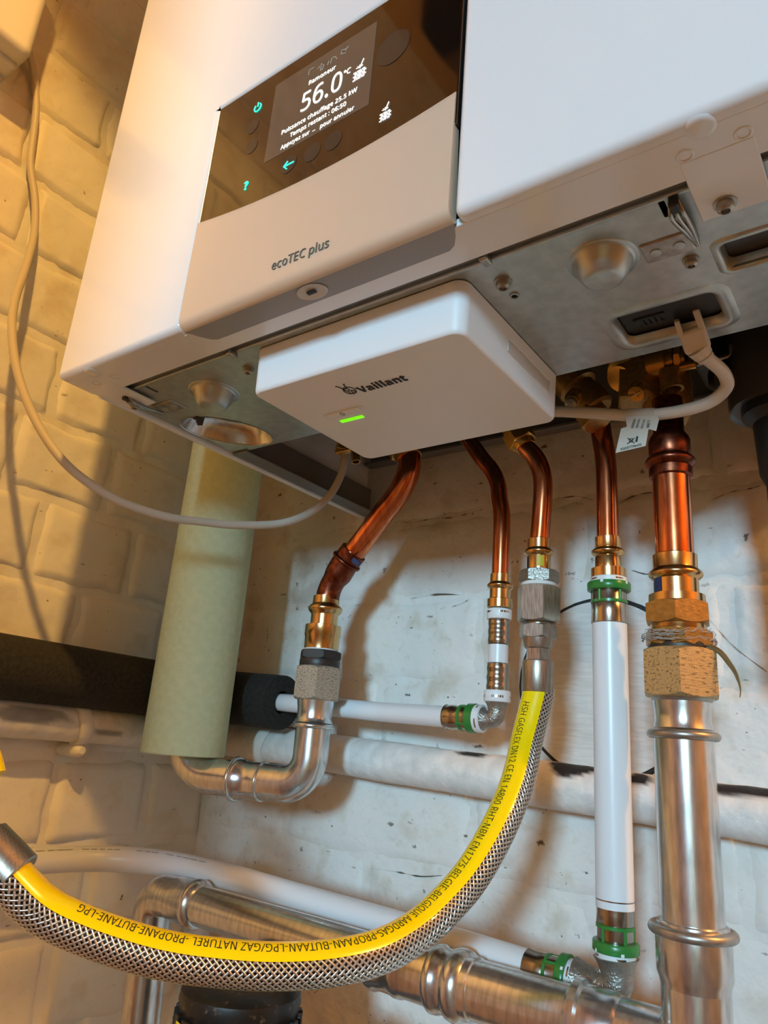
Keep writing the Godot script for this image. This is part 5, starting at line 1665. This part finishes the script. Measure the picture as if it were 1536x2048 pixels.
# ---------------------------------------------------------------- cables
func cables() -> void:
	var c := thing("sensor_cable", "cream cable hanging from the wall box to the underside of the boiler", "cable")
	var ctrl := []
	for q in [[55, 96, 0.014], [64, 130, 0.010], [70, 170, 0.0065], [72, 220, 0.0065], [67, 270, 0.0065], [61, 330, 0.0065], [70, 400, 0.010], [68, 470, 0.018], [50, 540, 0.034], [30, 600, 0.048], [24, 660, 0.061], [34, 740, 0.078], [66, 830, 0.103], [112, 905, 0.122], [165, 957, 0.135], [240, 1003, 0.148], [330, 1033, 0.160], [400, 1043, 0.169], [470, 1050, 0.179], [560, 1047, 0.193], [620, 1025, 0.206], [660, 990, 0.218], [682, 950, 0.227], [688, 920, 0.231]]:
		ctrl.append(on(q[0], q[1], 0, q[2]))
	ctrl.append((ctrl[-1] as Vector3) + Vector3(0, 0.03, -0.002))
	obj("cable_sheath", tube(curve(ctrl, 7), 0.0034, 16), M.cable_beige, c)
	# plug lead from the gateway to the socket recess
	var w := thing("gateway_cable", "white cable with moulded plug and paper tag, right of the gateway box", "cable")
	var zc := 0.150
	var cc := pxz([[1085, 824], [1120, 823], [1180, 826], [1265, 831], [1330, 827], [1390, 815], [1430, 798], [1452, 772], [1452, 755], [1440, 738], [1420, 718]], zc)
	for q in 4:
		cc[10 - q] = on([1408, 1440, 1452, 1453][q], [712, 738, 756, 774][q], 2, [0.186, 0.172, 0.163, 0.156][q])
	obj("cable_sheath", tube(curve(cc, 7), 0.0036, 20), M.cable_white, w)
	# strain relief and plug
	var pe: Vector3 = cc[10]
	var pk := on(1396, 697, 2, 0.190)
	obj("strain_relief", axis_lathe(pe + (pe - pk).normalized() * 0.002, pk, [[0, 0.0044], [0.18, 0.0046], [0.2, 0.0040], [0.32, 0.0040], [0.34, 0.0050], [0.6, 0.0054], [1, 0.0060]]), M.cable_white, w)
	var body := MB.new()
	rbox(body, Vector3(-0.0066, -0.0020, -0.0045), Vector3(0.0066, 0.0110, 0.0045), 0.0022)
	rbox(body, Vector3(-0.0066, 0.0080, -0.0045), Vector3(-0.0040, 0.0180, 0.0042), 0.0011)
	rbox(body, Vector3(0.0032, 0.0080, -0.0045), Vector3(0.0066, 0.0200, 0.0042), 0.0011)
	var pb := obj("plug_body", body.done(), M.cable_white, w)
	var yax := (on(1375, 636, 2, 0.203) - pk).normalized()
	var xax := (Vector3(0.98, 0.1, -0.15) - yax * yax.dot(Vector3(0.98, 0.1, -0.15))).normalized()
	pb.transform = Transform3D(Basis(xax, yax, xax.cross(yax)), pk + yax * 0.001)
	# paper tag folded round the cable
	var tg := part("paper_tag", w)
	var mb := MB.new()
	var a := on(1250, 821, 2, zc + 0.0037)
	var b := on(1312, 821, 2, zc + 0.0037)
	var rolls := []
	for s in 11:
		var an := PI * 0.75 - PI * 1.5 * s / 10
		rolls.append(Vector2(cos(an), sin(an)) * 0.0040)
	var pr := []
	for q in rolls:
		var row := []
		for e in [on(1250, 830.5, 2, zc), on(1312, 828.5, 2, zc)]:
			row.append(mb.vert(e + Vector3(0, q.y, q.x), Vector3(0, q.y, q.x).normalized()))
		if pr.size():
			mb.quad(pr[0], pr[1], row[1], row[0])
		pr = row
	obj("tag_fold", mb.done(), M.paper_tag, tg)
	var zt := zc + 0.0030
	var f1 := MB.new()
	var corners := [on(1250, 832, 2, zt + 0.0009), on(1312, 830, 2, zt + 0.0009), on(1318, 838, 2, zt + 0.001), on(1312, 862, 2, zt + 0.0004), on(1297, 858, 2, zt), on(1291, 892, 2, zt - 0.001), on(1231, 906, 2, zt - 0.001), on(1242, 857, 2, zt), on(1254, 853, 2, zt)]
	var ids := []
	for q in corners:
		ids.append(f1.vert(q, Vector3.BACK))
	for q in [[0, 1, 3], [1, 2, 3], [0, 3, 4], [0, 4, 8], [8, 4, 7], [7, 4, 5], [7, 5, 6]]:
		f1.tri(ids[q[0]], ids[q[1]], ids[q[2]])
	for q in corners.size():
		ids.append(f1.vert((corners[q] as Vector3) + Vector3(0, 0, -0.0003), Vector3.FORWARD))
	for q in [[0, 1, 3], [1, 2, 3], [0, 3, 4], [0, 4, 8], [8, 4, 7], [7, 4, 5], [7, 5, 6]]:
		f1.tri(ids[9 + q[0]], ids[9 + q[1]], ids[9 + q[2]])
	obj("tag_sheet", f1.done(), M.paper_tag, tg)
	var zl := zt + 0.0002
	for q in [["0020260", 1266, 856, 1272, 838], ["26010903", 1275, 856, 1281, 838], ["20321601", 1285, 857, 1291, 839], ["00077", 1298, 855, 1301, 840]]:
		var l := on(q[1], q[2], 2, zl + 0.0006)
		var r := on(q[3], q[4], 2, zl + 0.0006)
		write(q[0], l, r, l - r + Vector3(-0.02, 0.004, 0) * 4.0, M.print_dark, tg, "tag_print", 1.25)
	write("0020077Rev05", on(1241, 900.5, 2, zl - 0.0008), on(1283, 890.5, 2, zl - 0.0008), Vector3.UP, M.print_dark, tg, "tag_print", 1.0)
	# crossed-out bin mark with its bar
	for q in [[[1254, 888], [1269, 876]], [[1255, 876], [1269, 886]], [[1257, 878], [1266, 877]], [[1258, 878], [1259, 885], [1264, 884], [1266, 877]]]:
		var pts := []
		for p in q:
			pts.append(on(p[0], p[1], 2, zl - 0.0005))
		stroke(pts, 0.00022, M.print_dark, tg, "bin_mark")
	stroke([on(1272.5, 883, 2, zl - 0.0005), on(1274.5, 873, 2, zl - 0.0005)], 0.0006, M.print_dark, tg, "bin_bar")

# ---------------------------------------------------------------- brass valves under the boiler
func valves() -> void:
	var Z := 0.122
	# return valve with cap, plug screw and drain nozzle
	var t := thing("return_valve", "brass valve block with round cap and cross screw above the thick copper pipe", "valve")
	var k := mpp(Vector3(0.51, 1.42, Z))
	var c := on(1290, 772, 2, Z)
	obj("body", lathe(0.5170, Z - 0.004, [[1.388, 0.0100], [1.392, 0.0132], [1.402, 0.0152], [1.416, 0.0156], [1.424, 0.0140], [1.470, 0.0140]]), M.brass_raw, t)
	obj("body_shoulder", hexmesh(Vector3(0.5040, 1.402, Z + 0.004), Vector3(0.5040, 1.428, Z + 0.004), 0.0145, 0.4), M.brass_raw, t)
	var cd := Vector3(-0.32, -0.62, 0.72).normalized()
	var cc := on(1240, 757, 2, Z + 0.012)
	obj("round_cap", axis_lathe(cc - cd * 0.016, cc + cd * 0.001, [[0, 0.0130], [0.25, 0.0130], [0.3, 0.0146], [0.45, 0.0146], [0.5, 0.0125], [0.62, 0.0125], [0.66, 0.0088], [1, 0.0086]]), M.brass, t)
	var pc := on(1272, 788, 2, Z + 0.018)
	var pd := Vector3(-0.1, -0.75, 0.65).normalized()
	obj("plug_screw", axis_lathe(pc - pd * 0.010, pc, [[0, 0.0060], [0.6, 0.0060], [0.75, 0.0056], [1, 0.0050]]), M.brass, t)
	for a in 2:
		var d := Vector3.RIGHT.rotated(pd, PI / 2 * a + 0.4)
		d = (d - pd * d.dot(pd)).normalized()
		obj("cross_ridge", tube([pc - d * 0.0028 + pd * 0.0001, pc + d * 0.0028 + pd * 0.0001], 0.0007, 6), M.brass, t)
	obj("side_body", axis_lathe(on(1300, 733, 2, Z + 0.010), on(1372, 716, 2, Z + 0.010), [[0, 0.0115], [0.5, 0.0115], [0.52, 0.0080], [0.7, 0.0080], [0.72, 0.0062], [1, 0.0060]]), M.brass, t)
	obj("side_nut", hexmesh(on(1352, 722, 2, Z + 0.010), on(1366, 719, 2, Z + 0.010), 0.0075), M.brass, t)
	obj("side_stem", axis_lathe(on(1360, 735, 2, Z + 0.014), on(1392, 728, 2, Z + 0.014), [[0, 0.0028], [1, 0.0028]], 16), M.brass, t)
	var nz0 := on(1338, 742, 2, Z + 0.014)
	var nz1 := on(1346, 780, 2, Z + 0.014)
	obj("drain_nozzle", axis_lathe(nz0, nz1, [[0, 0.0062], [0.92, 0.0062], [1, 0.0064], [1.0, 0.0048], [0.1, 0.0046]]), M.brass_raw, t)
	# cold water valve beside the gateway
	var v := thing("cold_valve", "small dark brass valve with silver cross screw beside the gateway box", "valve")
	var a0 := on(1140, 770, 2, Z)
	obj("body", axis_lathe(on(1128, 742, 2, Z), on(1196, 822, 2, Z - 0.006), [[0, 0.012], [0.2, 0.0125], [0.22, 0.0140], [0.42, 0.0140], [0.45, 0.0110], [0.6, 0.0110], [0.63, 0.0125], [0.95, 0.0125], [1, 0.0105]]), M.brass_raw, v)
	var sc := on(1141, 808, 2, Z + 0.022)
	var sd := Vector3(-0.05, -0.8, 0.6).normalized()
	obj("screw_collar", axis_lathe(sc - sd * 0.012, sc - sd * 0.003, [[0, 0.0052], [0.6, 0.0058], [1, 0.0045]]), M.brass, v)
	obj("screw_head", axis_lathe(sc - sd * 0.004, sc, [[0, 0.0030], [0.5, 0.0040], [1, 0.0038]]), M.nickel, v)
	for a in 2:
		var d2 := Vector3.RIGHT.rotated(sd, PI / 2 * a + 0.5)
		d2 = (d2 - sd * d2.dot(sd)).normalized()
		obj("cross_ridge", tube([sc - d2 * 0.0020 + sd * 0.0001, sc + d2 * 0.0020 + sd * 0.0001], 0.0005, 6), M.nickel, v)
	obj("flat_nut", hexmesh(on(1180, 822, 2, Z - 0.004), on(1196, 846, 2, Z - 0.004), 0.0100), M.brass_raw, v)
	# filling tap left of the gateway
	var f := thing("filling_tap", "small brass tap with open nozzle in the dark left of the gateway box", "valve")
	var fp := on(692, 898, 2, 0.112)
	obj("body", axis_lathe(fp + Vector3(-0.012, 0.016, -0.01), fp + Vector3(0.014, 0.006, 0.004), [[0, 0.0060], [0.5, 0.0070], [0.8, 0.0070], [1, 0.0050]]), M.brass, f)
	obj("lever", rb(fp + Vector3(-0.0095, -0.004, -0.003), fp + Vector3(0.0085, 0.0000, 0.004), 0.0012), M.brass, f)
	obj("nut", hexmesh(fp + Vector3(-0.003, -0.001, 0), fp + Vector3(-0.001, 0.011, 0), 0.0062), M.brass, f)
	var n0 := on(709, 898, 2, 0.115)
	var n1 := on(712, 924, 2, 0.115)
	obj("nozzle", axis_lathe(n0, n1, [[0, 0.0036], [0.9, 0.0036], [1, 0.0038], [1, 0.0030], [0.1, 0.0029]], 24), M.brass, f)

# ---------------------------------------------------------------- round painted wall plate
func cover_plate() -> void:
	var t := thing("round_wall_plate", "round white painted metal plate in the wall behind the white pipe", "plate")
	var C := Vector3(0.430, 1.2370, 0)
	var R := 0.0655
	var mb := MB.new()
	var cell := 0.0016
	var n := int(2 * R / cell)
	var hgt := func(x: float, y: float) -> float:
		var h := 0.0
		for q in [[-0.012, 0.020, 0.020, 0.013, 0.0052], [0.002, -0.0405, 0.021, 0.0165, 0.0062], [0.0, -0.010, 0.0075, 0.036, 0.0022]]:
			var d := Vector2((x - q[0]) / q[2], (y - q[1]) / q[3]).length()
			var s := clampf((1.18 - d) / 0.5, 0, 1)
			h = minf(h, -q[4] * s * s * (3 - 2 * s))
		return h
	var ids := {}
	for a in n + 1:
		for b in n + 1:
			var x := -R + 2 * R * a / n
			var y := -R + 2 * R * b / n
			var rr := Vector2(x, y).length()
			if rr > R + cell * 1.5: continue
			if rr > R:
				x *= R / rr; y *= R / rr
			var z: float = 0.0042 + hgt.call(x, y)
			var nn := Vector3(hgt.call(x - 0.0008, y) - hgt.call(x + 0.0008, y), hgt.call(x, y - 0.0008) - hgt.call(x, y + 0.0008), 0.0016).normalized()
			ids[a * 1000 + b] = mb.vert(C + Vector3(x, y, z), nn)
	for a in n:
		for b in n:
			var q := [ids.get(a * 1000 + b), ids.get((a + 1) * 1000 + b), ids.get((a + 1) * 1000 + b + 1), ids.get(a * 1000 + b + 1)]
			var have := q.filter(func(w): return w != null)
			if have.size() == 4:
				mb.quad(q[0], q[1], q[2], q[3])
			elif have.size() == 3:
				mb.tri(have[0], have[1], have[2])
	obj("pressed_disc", mb.done(), M.plate_paint, t)
	obj("disc_edge", axis_lathe(C + Vector3(0, 0, -0.004), C + Vector3(0, 0, 0.0041), [[0, R], [1, R]], 64), M.plate_paint, t)
	# black bead standing in for the shaded open gap round the plate
	ring_bead(t, C + Vector3(0, 0, 0.0004), Vector3.BACK, R + 0.0014, 0.0022, M.rubber, "gap_shade")

# ---------------------------------------------------------------- black filter housing, low on the left
func black_filter() -> void:
	var t := thing("water_filter", "dirty black ribbed plastic filter housing under the yellow hose", "filter")
	var c := far(481, 2000, 0.455)
	var r := 125 * 0.455 / F
	var y0 := c.y + 0.010
	obj("cap", lathe(c.x, c.z, [[y0, 0.0], [y0, r * 0.55], [y0 - 0.001, r * 0.86], [y0 - 0.0035, r * 0.95], [y0 - 0.009, r * 0.97], [y0 - 0.012, r * 0.94], [y0 - 0.10, r * 0.94], [y0 - 0.22, r * 0.9]], 56), M.black_plastic_dirty, t)
	for k in 22:
		var an := TAU * k / 22
		var d := Vector3(cos(an), 0, sin(an))
		var rib := obj("rib", rb(Vector3(-0.0032, -0.07, -0.0012), Vector3(0.0032, -0.0105, 0.0022), 0.0006), M.black_plastic_dirty, t)
		rib.transform = Transform3D(Basis(Vector3.UP.cross(d), Vector3.UP, d), Vector3(c.x, y0 - 0.004, c.z) + d * r * 0.955)
	var sp := on(401, 2050, 2, c.z + r * 0.62)
	var dd := (sp - Vector3(c.x, sp.y, c.z)).normalized()
	var st := obj("sticker", rb(Vector3(-0.0026, -0.016, 0), Vector3(0.0026, 0.0035, 0.0006), 0.0003), M.sticker_yellow, t)
	var so := Vector3(c.x, sp.y, c.z) + dd * (r * 0.955 + 0.0023)
	st.transform = Transform3D(Basis(Vector3.UP.cross(dd), Vector3.UP, dd), so)
	var sx := Vector3.UP.cross(dd)
	write("S", so + dd * 0.0008 + sx * -0.001 + Vector3(0, -0.002, 0), so + dd * 0.0008 + sx * 0.001 + Vector3(0, -0.002, 0), Vector3.UP, M.print_dark, t)
	# grey elbow that leaves the filter to the right
	obj("outlet_elbow", tube(fillet([c + Vector3(0.02, -0.06, -0.02), c + Vector3(0.052, -0.010, -0.03), c + Vector3(0.085, -0.075, -0.03), c + Vector3(0.085, -0.2, -0.03)], 0.02, 8), 0.014, 24), M.black_iron, t)

# ---------------------------------------------------------------- dark condensate trap at the right
func trap() -> void:
	var t := thing("condensate_trap", "black and smoky grey condensate trap under the right end of the boiler", "trap")
	var Z := 0.10
	var X := 0.578
	obj("black_block", rb(Vector3(0.532, 1.428, 0.075), Vector3(0.572, 1.50, 0.115), 0.003), M.black_plastic, t)
	obj("smoky_body", lathe(X, Z, [[1.395, 0.0265], [1.393, 0.0285], [1.398, 0.0290], [1.470, 0.0280]], 40), M.trap_grey, t)
	obj("black_cup", lathe(X, Z, [[1.398, 0.0225], [1.389, 0.0220], [1.384, 0.0165], [1.352, 0.0150], [1.345, 0.0120], [1.25, 0.0115]], 36), M.black_plastic, t)
	obj("retaining_wire", tube(curve([on(1380, 734, 2, 0.13), on(1430, 720, 2, 0.13), on(1458, 711, 2, 0.13), on(1461, 690, 2, 0.13)], 6), 0.0009, 8), M.nickel, t)
	obj("black_knob", axis_lathe(on(1420, 760, 2, 0.11), on(1470, 752, 2, 0.11), [[0, 0.006], [0.3, 0.010], [0.8, 0.010], [1, 0.006]], 24), M.black_plastic, t)
